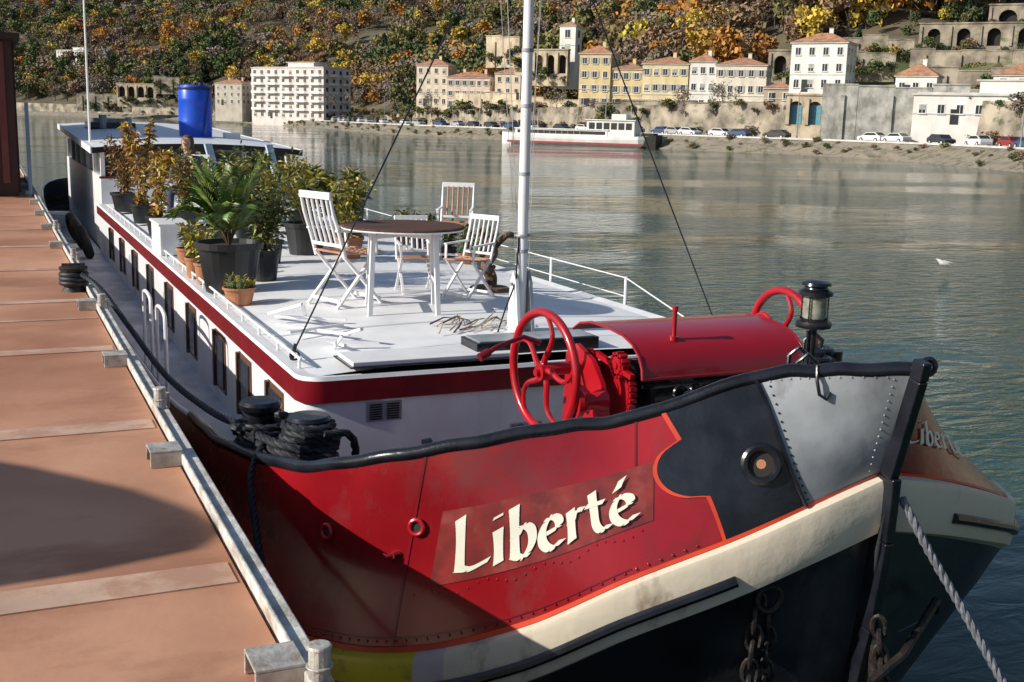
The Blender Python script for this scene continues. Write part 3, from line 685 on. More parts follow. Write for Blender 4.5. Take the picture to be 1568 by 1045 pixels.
# wheelhouse
b=B();wx0,wx1,wy0,wy1=1.8,5.2,21.6,31
b.box((3.5,(wy0+wy1)/2,Z(-1.83)),(wx1-wx0,wy1-wy0,1.36),0)
for i in range(5):
    x=wx0+.04+(wx1-wx0-.08)*i/4;b.box((x,wy0+.03,Z(-.95)),(.07,.07,.5),0)
for k in range(7):
    for x in(wx0+.04,wx1-.04): b.box((x,wy0+.1+k*1.5,Z(-.95)),(.07,.07,.5),0)
b.box((3.5,(wy0+wy1)/2,Z(-.95)),(wx1-wx0-.12,wy1-wy0-.12,.48),1)
b.box((3.5,wy0+.0,Z(-1.17)),(wx1-wx0+.05,.06,.04),2)
b.build("cabin_walls",[m_white,m_glass,m_mar],barge)
b=B();
b.grid(lambda u,v:(1.65+3.7*u,21.35+10*v,Z(-.64)+.27*v+.09*(1-(2*u-1)**2)),10,6,0)
b.bar((1.65,21.36,Z(-.69)),(1.65,31.3,Z(-.42)),.05,.12,1);b.bar((5.35,21.36,Z(-.69)),(5.35,31.3,Z(-.42)),.05,.12,1);b.grid(lambda u,v:(1.65+3.7*u,21.34,Z(-.64)-.1*v+.09*(1-(2*u-1)**2)),10,1,2)
b.box((2.6,28.3,Z(-.33)),(1.0,1.3,.12),2);b.box((2.6,28.3,Z(-.24)),(.7,.5,.12),3);b.cyl((2.4,27.7,Z(-.4)),(2.4,27.7,Z(-.1)),.09,n=10,mi=3);b.cyl((2.9,27.2,Z(-.4)),(2.9,27.2,Z(-.14)),.07,n=10,mi=3)
b.box((4.6,24.2,Z(-.46)),(.3,.3,.14),0);b.cyl((1.75,23,Z(-.6)),(1.75,23,Z(3.6)),.022,.015,8,0)
b.build("cabin_roof",[m_white,m_white,m_blk,m_gry],barge)
m_lb=M("pale_blue_canvas",(.45,.58,.70),.7)
b=B()
for x in(3.8,4.9): b.bar((x,21.0,Z(-1.55)),(x-.18,21.3,Z(-.55)),.16,.04,0);b.bar((x+.2,20.9,Z(-1.6)),(x+.12,21.2,Z(-.75)),.05,.05,1)
b.build("folded_sun_lounger",[m_lb,m_white])
b=B();b.lathe((0,0,0),[(0,0),(.31,0),(.35,.05),(.36,.3),(.37,.33),(.36,.36),(.36,.78),(.37,.81),(.36,.84),(.355,1.02),(.30,1.12),(0,1.12)],28,0);b.lathe((0,0,1.02),[(.365,0),(.375,.03),(.365,.06)],28,1);b.cyl((.12,-.1,1.1),(.12,-.1,1.18),.05,n=12,mi=1);b.tube([(.1,-.36,.05),(.2,-.34,.7),(.28,-.26,1.12)],.012,6,1)
o=b.build("blue_barrel",[M("blue_plastic",(.015,.09,.60),.35,.1),M("dark_blue",(.01,.02,.1),.5)],smooth=True,loc=(3.88,24.2,Z(-.51)));o.scale=(.92,.92,.94)
# windlass
wl=empty("anchor_windlass",(0,0,0))
def wheel(cx,cy,cz,R_,nm,yaw=0):
    b=B();b.ring((0,0,0),(1,0,0),R_,.026,48,10)
    for k in range(5):
        a=k*math.pi*2/5+.3;pt=[]
        for q in range(11):
            t_=q/10;rr=.04+(R_-.04)*t_;aa=a+.42*math.sin(t_*math.pi)
            pt.append((0,rr*math.cos(aa),rr*math.sin(aa)))
        b.tube(pt,[.020-.007*q/10 for q in range(11)],8)
    b.cyl((-.035,0,0),(.06,0,0),.05,n=18);b.cyl((-.06,0,0),(-.035,0,0),.022,n=10)
    b.build(nm,[m_redm],wl,smooth=True,loc=(cx,cy,cz),rz=yaw)
wheel(2.97,6.02,Z(-1.475),.36,"handwheel_1",.10);wheel(4.7,6.0,Z(-1.38),.335,"handwheel_2")
b=B();cy=6.02;cz=Z(-1.46)
b.cyl((2.97,cy,cz),(4.68,cy,cz),.03,n=12)
def gear(cx,cy,cz,R_,w_,n_):
    b.cyl((cx,cy,cz),(cx+w_,cy,cz),R_*.9,n=32);b.cyl((cx-.01,cy,cz),(cx+w_+.01,cy,cz),R_*.3,n=16)
    for k in range(n_):
        a=2*math.pi*k/n_;b.box((cx+w_/2,cy+R_*.93*math.cos(a),cz+R_*.93*math.sin(a)),(w_,.022,.028),R=Matrix.Rotation(a,3,'X')@Matrix.Rotation(math.pi/2,3,'X'))
gear(3.24,cy,cz,.1,.06,16);gear(3.32,cy-.25,cz-.09,.19,.045,32);gear(3.26,5.66,cz+.08,.07,.05,12)
gear(4.3,cy-.15,cz-.05,.18,.05,30)
for x in(3.2,4.42):
    b.prism([(6.22,Z(-2.3)),(6.18,Z(-1.4)),(6.05,Z(-1.32)),(5.85,Z(-1.38)),(5.72,Z(-1.5)),(5.62,Z(-1.75)),(5.5,Z(-2.3)),(5.62,Z(-2.3)),(5.77,Z(-1.95)),(6.0,Z(-1.95)),(6.05,Z(-2.3))],0,x,x+.03)
b.tube([(3.02,5.72,Z(-1.6)),(3.05,5.72,Z(-1.6)),(3.09,5.72,Z(-1.6)),(3.15,5.72,Z(-1.6)),(3.22,5.72,Z(-1.6))],[.09,.095,.055,.05,.08],18)
b.cyl((2.98,6.02,Z(-1.46)),(3.22,6.02,Z(-1.46)),.04,n=12)
b.cyl((3.05,5.5,Z(-1.74)),(3.3,5.5,Z(-1.74)),.04,n=14)
b.bar((3.28,5.5,Z(-1.42)),(3.28,5.95,Z(-1.36)),.03,.03)
b.build("gear_frame",[m_redm],wl,smooth=True,angle=30)
b=B();b.cyl((3.45,5.85,Z(-1.6)),(4.3,5.85,Z(-1.6)),.11,n=20)
for x in(3.5,3.8,3.85,4.25): b.cyl((x,5.85,Z(-1.6)),(x+.03,5.85,Z(-1.6)),.2,n=24)
for k in range(18): b.ring((3.9+.02*k,5.85,Z(-1.6)),(1,0,0),.125+.01*(k%2),.012,18,5)
for x in(3.5,4.2): b.box((x,5.55,Z(-2.0)),(.08,.1,.8))
b.cyl((3.4,5.6,Z(-1.5)),(4.4,5.6,Z(-1.5)),.022,n=10)
for k in range(6): b.ring((3.62+.11*k,5.52,Z(-1.54)),(0,1,0),.04,.012,12,6)
for k in range(9): b.ring((3.45+.1*k,5.42,Z(-1.62)-.02*(k%3)),(1 if k%2 else .3,.4,.3),.045,.012,12,6)
b.build("chain_drum",[m_blk],wl,smooth=True,angle=30)
b=B();hp=[(5.47,-1.43),(5.48,-1.37),(5.52,-1.30),(5.6,-1.245),(5.72,-1.21),(5.9,-1.195),(6.1,-1.20),(6.25,-1.23),(6.34,-1.28)]
def hood(o):
    return lambda u,v:(3.33+1.15*u,hp[min(int(round(v*8)),8)][0],Z(hp[min(int(round(v*8)),8)][1])+o)
b.grid(hood(0),6,8);b.grid(hood(-.012),6,8)
b.tube([(3.33,y,Z(z_)-.005) for y,z_ in hp],.010,6);b.tube([(4.48,y,Z(z_)-.005) for y,z_ in hp],.010,6);b.tube([(3.33,5.47,Z(-1.43)),(4.48,5.47,Z(-1.43))],.010,6)
b.cyl((3.62,5.62,Z(-1.24)),(3.62,5.62,Z(-1.05)),.014,n=10);b.cyl((3.62,5.62,Z(-1.25)),(3.62,5.62,Z(-1.22)),.028,n=12);b.cyl((3.62,5.62,Z(-1.07)),(3.62,5.62,Z(-1.04)),.018,n=10)
b.build("hood",[M("hood_red",(.34,.008,.016),.28,.1,2,.15,5,coat=.35,dist=.01)],wl,smooth=True,angle=60)
b=B();b.tube([(2.52,5.9,Z(-1.33)),(2.62,5.92,Z(-1.28)),(2.82,6.0,Z(-1.25)),(2.95,6.05,Z(-1.3))],[.018,.014,.014,.02],8);b.cyl((2.5,5.9,Z(-1.335)),(2.56,5.91,Z(-1.31)),.026,n=10);b.build("crank_handle",[m_mar],wl,smooth=True)
# lantern
b=B()
b.cyl((0,0,-.25),(0,0,0),.02,n=10);b.cyl((-.03,0,-.2),(-.03,0,-.02),.008,n=6)
b.lathe((0,0,0),[(0,0),(.085,0),(.09,.015),(.085,.035),(.07,.04),(.07,.05)],20,0)
b.lathe((0,0,.05),[(.056+.004*(k%2),.011*k) for k in range(12)],20,1)
b.lathe((0,0,.17),[(.062,0),(.085,.01),(.085,.03),(.06,.045),(.055,.06),(.075,.065),(.07,.08),(.03,.09),(0,.092)],20,0)
for k in range(4): a=k*math.pi/2+.5;b.cyl((.068*math.cos(a),.068*math.sin(a),.03),(.068*math.cos(a),.068*math.sin(a),.18),.004,n=5)
o=b.build("navigation_lantern",[m_blk,M("lantern_glass",(.26,.27,.22),.12,.3,20)],smooth=True,loc=(3.70,4.48,Z(-.97)));o.scale=(1,1,.9)
b=B()
b.ring((3.66,3.66,Z(-1.0)),(.3,1,0),.035,.012,16,8);b.cyl((3.58,3.62,Z(-1.0)),(3.7,3.68,Z(-.98)),.014,n=8)
for x,y in((3.35,4.15),(3.42,4.3),(3.75,4.6)): b.tube([(x,y,Z(-1.25)),(x,y,Z(-1.06)),(x+.04,y-.02,Z(-1.02)),(x+.08,y-.04,Z(-1.06)),(x+.07,y-.04,Z(-1.1))],.012,8)
b.tube([(3.26,3.9,Z(-1.02)),(3.24,3.87,Z(-1.08)),(3.25,3.86,Z(-1.14)),(3.28,3.85,Z(-1.16)),(3.3,3.85,Z(-1.13))],.008,8)
b.ring((3.95,4.75,Z(-1.2)),(0,0,1),.07,.018,18,8);b.ring((4.05,4.85,Z(-1.18)),(0,0,1),.07,.02,18,8);b.cyl((4.0,4.8,Z(-1.6)),(4.0,4.8,Z(-1.17)),.05,n=12);b.cyl((4.2,4.9,Z(-1.6)),(4.2,4.9,Z(-1.2)),.05,n=12)
for s_ in(4.4,5.35,2.55):
    p=surf(-1,s_,0,-.1);b.cyl(p-Vector((0,0,.1)),p+Vector((0,0,.03)),.022,n=10);b.cyl(p+Vector((-.02,0,.03)),p+Vector((.02,0,.035)),.03,n=10)
b.build("bow_fittings",[m_blk],barge,smooth=True)
def rope(bb,path,r,mi=0,sub=None,strands=3):
    P=[Vector(p) for p in path];L=[0]
    for i in range(len(P)-1): L.append(L[-1]+(P[i+1]-P[i]).length)
    n=max(8,int(L[-1]/(r*1.3)));A=np.array([tuple(p) for p in P]);LL=np.array(L);q=np.linspace(0,L[-1],n)
    pts=[Vector([float(np.interp(x,LL,A[:,k])) for k in range(3)]) for x in q]
    for st_i in range(strands):
        out=[]
        for i,p in enumerate(pts):
            t_=(pts[min(i+1,n-1)]-pts[max(i-1,0)]).normalized();a=t_.cross(Vector((0,0,1)))
            a=a.normalized() if a.length>.05 else t_.orthogonal().normalized();c_=t_.cross(a);ph=q[i]/(r*7)*2*math.pi+st_i*2*math.pi/strands
            out.append(p+(a*math.cos(ph)+c_*math.sin(ph))*r*.5)
        bb.tube(out,r*.56,6,mi)
b=B()
for x,y in((1.38,6.55),(1.56,6.12)):
    b.lathe((x,y,Z(-2.2)),[(.085,0),(.08,.1),(.075,.38),(.08,.47),(.12,.5),(.125,.53),(.11,.55),(0,.555)],24)
b.box((1.47,6.33,Z(-2.2)),(.3,.8,.06));b.build("twin_bollard",[m_blk],barge,smooth=True)
b=B();rr=random.Random(3)
for x,y,n_ in((1.38,6.55,8),(1.56,6.12,11)):
    path=[]
    for k in range(n_*16):
        a=k/16*2*math.pi;rad=.13+.04*rr.random()*.6+.02*math.sin(k*.7);path.append((x+rad*math.cos(a),y+rad*math.sin(a),Z(-2.04)+.032*(k/16)+.006*math.sin(a*2)))
    rope(b,path,.026)
for q in range(5):
    path=[]
    for k in range(33):
        a=k/16*2*math.pi;path.append((1.47+.15*math.cos(a)+.0*q,6.33+.38*math.sin(a),Z(-1.98)+.045*q+.02*math.sin(2*a)))
    rope(b,path,.026)
rope(b,smooth_path([(1.6,5.95,Z(-1.72)),(1.75,5.95,Z(-1.74)),(1.8,6.05,Z(-1.95)),(1.7,6.2,Z(-2.3))]),.024)
rope(b,smooth_path([(1.3,6.6,Z(-1.82)),(1.2,7.2,Z(-1.86)),(1.08,8.3,Z(-1.86)),(.98,9.6,Z(-1.74)),(.85,10.6,Z(-1.56)),(.72,11.1,Z(-1.48))]),.024)
rope(b,smooth_path([(1.33,6.2,Z(-1.8)),(1.2,5.95,Z(-1.9)),(1.15,5.6,Z(-2.1)),(1.05,4.6,Z(-2.5)),(.98,3.6,Z(-3.0)),(.95,2.8,Z(-3.6))]),.02)
b.build("mooring_rope",[m_rope],smooth=True)
b=B();rope(b,smooth_path([(3.66,3.74,Z(-1.62)),(3.74,3.62,Z(-1.85)),(3.9,3.4,Z(-2.25)),(4.14,3.0,Z(-2.95)),(4.34,2.65,Z(-3.5)),(4.55,2.25,Z(-4.1))]),.02);b.build("bow_mooring_rope",[m_ropg],smooth=True)
b=B();
def chain(p0,p1,n_,r_):
    p0,p1=Vector(p0),Vector(p1);d=(p1-p0)/n_;s1=d.orthogonal().normalized();s2=d.normalized().cross(s1)
    for i in range(n_):
        c=p0+d*(i+.5);sd_=s1 if i%2 else s2;L_=d.length*.75;W=L_*.55
        b.tube([c+d.normalized()*L_*math.cos(a)+sd_*W*math.sin(a) for a in [2*math.pi*k/12 for k in range(12)]],r_,6,closed=True)
chain((3.12,3.93,Z(-2.08)),(3.14,3.95,Z(-3.0)),11,.012);chain((3.05,3.93,Z(-2.06)),(3.03,3.95,Z(-3.0)),11,.012)
b.ring((3.09,3.9,Z(-2.08)),(.1,1,0),.06,.014,18,8)
b.tube([(3.62,3.8,Z(-2.2)),(3.66,3.78,Z(-2.6)),(3.62,3.85,Z(-3.2))],[.03,.04,.045],10)
b.tube(smooth_path([(3.3,4.0,Z(-2.75)),(3.42,3.82,Z(-2.98)),(3.64,3.76,Z(-3.06)),(3.86,3.8,Z(-2.98)),(3.98,4.0,Z(-2.75))]),.04,10)
b.tube([(3.5,3.66,Z(-2.45)),(3.7,3.68,Z(-2.36)),(4.05,3.85,Z(-2.22)),(4.1,3.9,Z(-2.3))],.022,8)
chain((3.6,3.75,Z(-2.2)),(3.66,3.72,Z(-2.7)),7,.013)
b.build("anchor",[m_rust],smooth=True)
# ---------- pontoon ----------
m_pont=M("pontoon_rust_steel",(.44,.19,.10),.7,.2,.7,.18,18,col2=(.60,.31,.19),lo=.35,hi=.65,dist=.01,dirt=((.27,.11,.06),.6,1.1,(.5,1,1),.53))
m_weld=M("pontoon_weld_strip",(.54,.36,.26),.7,.2,2.5,dirt=((.42,.22,.14),.8,3,(1,1,1),.46))
m_edge=M("pontoon_edge_paint",(.62,.58,.50),.6,.3,9,.4,40,col2=(.74,.72,.68),dirt=((.25,.14,.08),.7,6,(1,.4,1),.57))
m_gal=M("worn_galvanised",(.46,.44,.40),.5,.25,14,.3,40,metal=.2,dirt=((.22,.12,.07),.7,12,(1,1,1),.55))
pt=empty("mooring_pontoon",(0,0,0));b=B()
b.box((-5.6,17,Z(-1.95)),(12.7,50,.6),0);b.build("pontoon_deck",[m_pont],pt)
b=B()
for y,wd in((1.9,.2),(4.0,.2),(6.2,.19),(8.36,.17),(9.65,.05),(10.6,.15),(12.8,.15),(15,.15),(17.2,.15),(19.4,.15)):
    b.box((-5.6,y,Z(-1.648)),(12.66,wd,.008),0)
b.build("deck_strips",[m_weld],pt)
b=B();b.bar((.80,-5,Z(-1.66)),(.80,40,Z(-1.66)),.07,.10);b.bar((.765,-5,Z(-1.615)),(.765,40,Z(-1.615)),.016,.05);b.bar((.86,-5,Z(-1.9)),(.86,40,Z(-1.9)),.06,.1)
b.build("edge_beam",[m_edge],pt,bevel=.006)
b=B();y=.8
while y<30:
    b.box((.69,y,Z(-1.572)),(.15,.16,.010));b.box((.69,y-.076,Z(-1.612)),(.15,.010,.07));b.box((.69,y+.076,Z(-1.612)),(.15,.010,.07))
    y+=2.33
for y in(3.0,6.37,9.9,13.3,16.8):
    b.cyl((.79,y,Z(-1.62)),(.79,y,Z(-1.50)),.032,n=14);b.cyl((.79,y,Z(-1.50)),(.79,y,Z(-1.49)),.038,.034,n=14);b.cyl((.79,y,Z(-1.56)),(.79,y,Z(-1.552)),.04,n=14);b.cyl((.84,y+.12,Z(-1.64)),(.84,y+.12,Z(-1.55)),.018,n=10)
b.build("edge_brackets",[m_gal],pt,bevel=.003)
b=B();b.lathe((.66,11.2,Z(-1.65)),[(.11,0),(.09,.04),(.08,.12),(.12,.2),(.13,.22),(.1,.24),(0,.24)],18,0)
for k in range(3): b.ring((.66,11.2,Z(-1.57)+.04*k),(0,0,1),.11,.024,18,8,1)
b.cyl((.56,11.2,Z(-1.42)),(.76,11.2,Z(-1.42)),.03,n=8,mi=0);b.build("mooring_bollard",[m_rust,m_rope],smooth=True)
b=B();b.box((-2.2,27,Z(-.2)),(5.4,6.4,2.9),0);b.box((-2.2,27,Z(1.3)),(5.7,6.8,.12),1)
for k in range(9): b.box((.52,24.2+k*.7,Z(-.2)),(.05,.1,2.8),1)
b.box((-.6,23.77,Z(-.6)),(.9,.05,2.0),1);b.box((.3,23.78,Z(-.1)),(.12,.04,2.6),2)
b.cyl((.7,23.6,Z(-1.65)),(.7,23.6,Z(.1)),.035,n=8,mi=3)
b.build("pontoon_cabin",[M("brown_cladding",(.05,.018,.012),.6,.2,2),M("dark_brown_trim",(.025,.012,.010),.6),M("maroon_door",(.14,.03,.03),.5),M("pipe_blue",(.12,.2,.32),.5)])
b=B();poly=[(-9,3.8),(-9,7.6),(-6.6,7.3),(-5.6,6.6),(-5.0,6.0),(-4.6,5.5),(-4.38,5.1),(-4.3,4.85),(-4.45,4.68),(-4.9,4.58),(-6,4.5),(-7,3.9)]  # added out-of-view plate on posts, outlined to throw the rounded pontoon shadow
n_=len(poly);b.add([(x+.1,y-.2,Z(.92)) for x,y in poly]+[(x+.1,y-.2,Z(1.0)) for x,y in poly],[tuple(range(n_)),tuple(range(n_,2*n_))]+[(i,(i+1)%n_,n_+(i+1)%n_,n_+i) for i in range(n_)])
for x,y in((-8,5),(-8,7),(-6.2,5.2)): b.cyl((x,y,Z(-1.65)),(x,y,Z(.94)),.05,n=10)
b.build("shadow_casting_plate",[m_conc])
# ---------- furniture ----------
def chair(name,loc,rz,seatm,backm=None,sc=1):
    b=B();w_=.42
    for sx in(-1,1):
        x=sx*w_/2
        b.bar((x,-.26,0),(x*.96,.16,.46),.035,.022);b.bar((x*.9,.24,0),(x*.9,-.2,.47),.035,.022)
        b.tube([(x,-.17,.42),(x,-.22,.6),(x,-.29,.8),(x,-.33,.97)],[.018,.018,.017,.014],8)
        b.bar((x*.98,-.26,.66),(x*1.05,.16,.64),.04,.02)
        b.bar((x*1.05,.14,.64),(x*.98,.16,.45),.03,.02)
    for k in range(7): b.box((0,-.17+.06*k,.455+.004*abs(k-3)),(w_,.048,.016),1)
    for k in range(5):
        x=-.14+.07*k;b.tube([(x,-.21,.55),(x,-.27,.74),(x,-.315,.93)],.013,6,2)
    b.bar((-w_/2,-.205,.53),(w_/2,-.205,.53),.025,.03);b.bar((-w_/2-.01,-.325,.95),(w_/2+.01,-.325,.95),.03,.06)
    b.bar((-w_/2,.2,.06),(w_/2,.2,.06),.02,.03);b.bar((-w_/2,-.22,.06),(w_/2,-.22,.06),.02,.03)
    o=b.build(name,[m_white,seatm,backm or m_white],loc=loc,rz=rz,bevel=.003);o.scale=(sc,sc,sc);return o
dk=Z(-1.6)
chair("garden_chair",(2.78,9.55,dk),-math.pi/2+.35,m_slat)
chair("garden_chair",(4.95,12.5,dk),math.pi-.5,m_slat,m_slat,.88)
chair("garden_chair",(3.93,9.6,dk),math.pi/2+.5,m_slat,m_white,.76)
chair("garden_chair",(3.55,9.95,dk),math.pi-.15,m_slat,m_white,.72)
b=B();b.lathe((0,0,0),[(0,.725),(.5,.725),(.515,.735),(.515,.75),(.5,.757),(0,.757)],40,1);b.ring((0,0,.735),(0,0,1),.505,.012,40,6,0)
for a in(.5,2.1,3.65,5.2):
    c_,s_=math.cos(a),math.sin(a);b.bar((.36*c_,.36*s_,.72),(.40*c_,.40*s_,0),.04,.03)
    b.bar((.33*c_,.33*s_,.68),(-.33*c_,-.33*s_,.68),.03,.04)
b.bar((.38*math.cos(.5),.38*math.sin(.5),.3),(.38*math.cos(5.2),.38*math.sin(5.2),.3),.03,.03);b.bar((.38*math.cos(2.1),.38*math.sin(2.1),.3),(.38*math.cos(3.65),.38*math.sin(3.65),.3),.03,.03)
b.build("round_garden_table",[m_white,M("table_top_brown",(.10,.055,.042),.75,.3,3,spec=.2,stretch=(1,9,1))],loc=(3.12,9.05,dk-.03),bevel=.002)
b=B()
for p,q in(((1.95,8.6,.02),(2.35,8.0,.03)),((2.0,9.1,.02),(2.1,8.4,.2)),((2.1,8.4,.2),(2.25,8.9,.02)),((1.95,8.2,.03),(2.4,8.35,.04)),((2.15,7.9,.02),(2.2,7.6,.03)),((2.05,7.75,.05),(2.45,7.6,.03)),((2.0,8.9,.03),(2.5,8.6,.03)),((2.3,8.0,.03),(2.35,7.7,.12)),((2.1,7.55,.02),(2.15,7.5,.12))):
    b.bar((p[0],p[1],dk+p[2]),(q[0],q[1],dk+q[2]),.025,.02)
b.build("folded_stool",[m_white])
b=B();rr=random.Random(5)
for k in range(30):
    x,y=2.95+rr.random()*.8,7.75+rr.random()*.5;a=rr.uniform(-.6,.9);l_=rr.uniform(.1,.32);b.tube([(x,y,dk+.03),(x+l_*.5*math.cos(a),y+l_*.5*math.sin(a),dk+.05+rr.random()*.05),(x+l_*math.cos(a+.2),y+l_*math.sin(a+.2),dk+.03+rr.random()*.08)],[.008,.006,.003],5,rr.choice([0,0,1]))
b.build("driftwood_sticks",[M("bleached_wood",(.5,.44,.36),.8,.2,10),m_wood])
b=B();b.tube(smooth_path([(0,0,0),(.02,.01,.1),(-.03,0,.2),(.04,.02,.3),(.0,0,.38),(.06,.02,.46)]),[.055-.0006*i for i in range(41)],10)
b.tube(smooth_path([(.02,0,.32),(.1,.0,.4),(.16,0,.44),(.24,.02,.43)]),.025,8);b.tube(smooth_path([(0,0,.36),(-.06,.02,.44),(-.1,0,.5)]),.022,8)
for k in range(14): b.lathe((rr.uniform(-.07,.07),rr.uniform(-.05,.05),rr.uniform(.05,.45)),[(0,.02),(.018,.01),(.022,0),(.015,-.015),(0,-.02)],6)
b.lathe((0,0,0),[(.0,.03),(.16,.03),(.17,0)],16)
o=b.build("twisted_vine_stump",[M("vine_bark",(.13,.08,.05),.9,.5,20,.8,60)],loc=(4.3,9.95,dk));o.scale=(1.15,1.15,1.2)
# ---------- potted plants ----------
def leafm(n,c,c2): return M(n,c,.45,.3,14,col2=c2)
lm_g=leafm("palm_green",(.05,.13,.02),(.13,.24,.035));lm_o=leafm("olive_leaf",(.13,.16,.045),(.28,.29,.08));lm_y=leafm("yellow_leaf",(.5,.34,.03),(.6,.5,.07));lm_r=leafm("russet_leaf",(.38,.14,.03),(.5,.27,.07));lm_d=leafm("dark_leaf",(.035,.07,.02),(.09,.13,.03))
m_stem=M("plant_stem",(.14,.10,.05),.8)
def pot(b,r,h,c=(0,0,0)):
    b.lathe(c,[(0,0),(r*.74,0),(r*.95,h*.86),(r*1.04,h*.87),(r*1.05,h),(r*.96,h),(r*.93,h*.9),(0,h*.9)],24,0)
    b.lathe(c,[(0,h*.905),(r*.92,h*.905)],24,1)
def leaf(b,p,d,L_,w_,mi,rng,droop=.3):
    d=d.normalized();s_=d.cross(Vector((0,0,1)));s_=s_.normalized() if s_.length>.01 else Vector((1,0,0))
    s_=(s_*math.cos(rng.uniform(-1,1))+d.cross(s_)*math.sin(rng.uniform(-1,1))).normalized()
    m_=p+d*L_*.5+Vector((0,0,.04*L_));e_=p+d*L_-Vector((0,0,droop*L_*.5))
    b.add([p,m_+s_*w_,e_,m_-s_*w_],[(0,1,2),(0,2,3)],mi)
def plant(name,loc,kind,r,h,ph,potm,mats,seed=1,n=260):
    rng=random.Random(seed);b=B()
    if r: pot(b,r,h)
    z0=h*.88 if r else 0
    if kind=='palm':
        for k in range(36):
            a=rng.uniform(0,6.28);e_=rng.uniform(.2,.95);L_=ph*rng.uniform(.75,1.1);pts=[]
            for q in range(13):
                t_=q/12;rad=L_*t_*(.26+.38*e_);pts.append(Vector((math.cos(a)*rad,math.sin(a)*rad,z0+L_*((1.45-.35*e_)*t_-(.30+.5*e_)*t_*t_))))
            b.tube(pts,[.007*(1-q/14) for q in range(13)],5,2)
            for q in range(3,13):
                for i_ in range(2):
                    for sg in(-1,1):
                        t_=(pts[q]-pts[q-1]).normalized();sd=t_.cross(Vector((0,0,1)));sd=(sd.normalized() if sd.length>.01 else Vector((1,0,0)))*sg
                        p=pts[q].lerp(pts[q-1],i_*.5);leaf(b,p,sd+t_*1.0+Vector((0,0,.15)),.15*(1.15-abs(q/12-.5)),.008,3 if rng.random()<.8 else 4,rng,.5)
    elif kind=='bush':
        stems=[]
        for k in range(12):
            a=rng.uniform(0,6.28);sp_=rng.uniform(.1,.42)*ph*.8;hh=ph*rng.uniform(.6,1);P=smooth_path([(0,0,z0),(math.cos(a)*sp_*.4,math.sin(a)*sp_*.4,z0+hh*.5),(math.cos(a)*sp_,math.sin(a)*sp_,z0+hh)],6);stems.append(P);b.tube(P,[.009*(1-i/16) for i in range(len(P))],5,2)
        for k in range(n*3):
            P=rng.choice(stems);p=P[int((rng.random()**.6)*(len(P)-1))];d=Vector((rng.gauss(0,1),rng.gauss(0,1),rng.gauss(.3,.8)))
            leaf(b,p+d.normalized()*rng.uniform(0,.13)*ph,d,rng.uniform(.045,.1),.016,3 if rng.random()<.65 else 4,rng)
    elif kind=='spike':
        heads=[]
        for k in range(11):
            a=rng.uniform(0,6.28);sp_=rng.uniform(.08,.36)*ph;hh=ph*rng.uniform(.45,.85);P=smooth_path([(0,0,z0),(math.cos(a)*sp_*.5,math.sin(a)*sp_*.5,z0+hh*.5),(math.cos(a)*sp_,math.sin(a)*sp_,z0+hh)],4);b.tube(P,.008,5,2);heads.append(P[-1]);heads.append(P[-4])
        for hd in heads:
            for k in range(n//8):
                a=rng.uniform(0,6.28);d=Vector((math.cos(a),math.sin(a),rng.uniform(-.2,1.4)));leaf(b,hd,d,rng.uniform(.12,.21),.010,3 if rng.random()<.7 else 4,rng,.35)
    elif kind=='tall':
        for k in range(5):
            a=rng.uniform(0,6.28);P=smooth_path([(0.03*math.cos(a),.03*math.sin(a),z0),(math.cos(a)*.1,math.sin(a)*.1,z0+ph*.5),(math.cos(a)*.2,math.sin(a)*.2,z0+ph*rng.uniform(.75,1))],8);b.tube(P,.007,5,2)
            for q in range(n//4):
                t_=rng.random();p=P[int(t_*(len(P)-1))];d=Vector((rng.gauss(0,1),rng.gauss(0,1),rng.gauss(.1,.5)));leaf(b,p,d,rng.uniform(.07,.15),.024,3 if rng.random()<.55 else 4,rng,.6)
    elif kind=='cactus':
        for k in range(9):
            x,y=rng.uniform(-.09,.09),rng.uniform(-.09,.09);r_=rng.uniform(.03,.05);hh=rng.uniform(.06,.14)
            b.lathe((x,y,z0),[(r_*.7,0),(r_,hh*.4),(r_*.85,hh*.8),(0,hh)],10,3)
            for q in range(30):
                a=rng.uniform(0,6.28);zz=rng.uniform(.01,hh);leaf(b,Vector((x+r_*.9*math.cos(a),y+r_*.9*math.sin(a),z0+zz)),Vector((math.cos(a),math.sin(a),.6)),.045,.0035,4,rng,0)
    return b.build(name,[potm,m_soil,m_stem]+mats,loc=loc,recalc=False)
plant("potted_palm",(2.0,10.75,dk-.03),'palm',.30,.46,.84,m_pot,[lm_g,lm_o],1)
plant("potted_shrub",(2.42,11.2,dk),'bush',.16,.3,.80,m_pot,[lm_o,lm_d],2,330)
plant("potted_yucca",(3.32,13.1,dk),'spike',.25,.38,.78,m_pot,[lm_o,lm_y],3,420)
plant("potted_shrub",(2.75,12.4,dk),'bush',.14,.26,1.0,m_pot,[lm_o,lm_y],4,330)
plant("terracotta_planter",(3.75,13.3,dk),'spike',.13,.26,.8,m_terra,[lm_o,lm_d],5,240)
plant("potted_fern",(4.2,14.3,dk),'bush',.2,.55,.3,m_pot,[lm_r,lm_d],6,160)
plant("terracotta_planter",(4.2,14.2,dk+.5),'bush',.14,.2,.26,m_terra,[lm_r,lm_o],7,140)
plant("potted_cactus",(1.93,9.95,dk-.03),'cactus',.14,.15,.1,m_terra,[lm_d,lm_y],8)
for k,(x,y,s_) in enumerate(((1.86,11.3,.1),(1.84,11.75,.1),(2.02,12.1,.11),(1.9,12.6,.12))): plant("terracotta_pot",(x,y,dk-.03),'bush',s_,.2,.3,m_terra,[lm_o,lm_y],20+k,80)
plant("autumn_potted_plant",(1.98,15.6,dk),'tall',.15,.26,1.0,m_pot,[lm_y,lm_r],31,300)
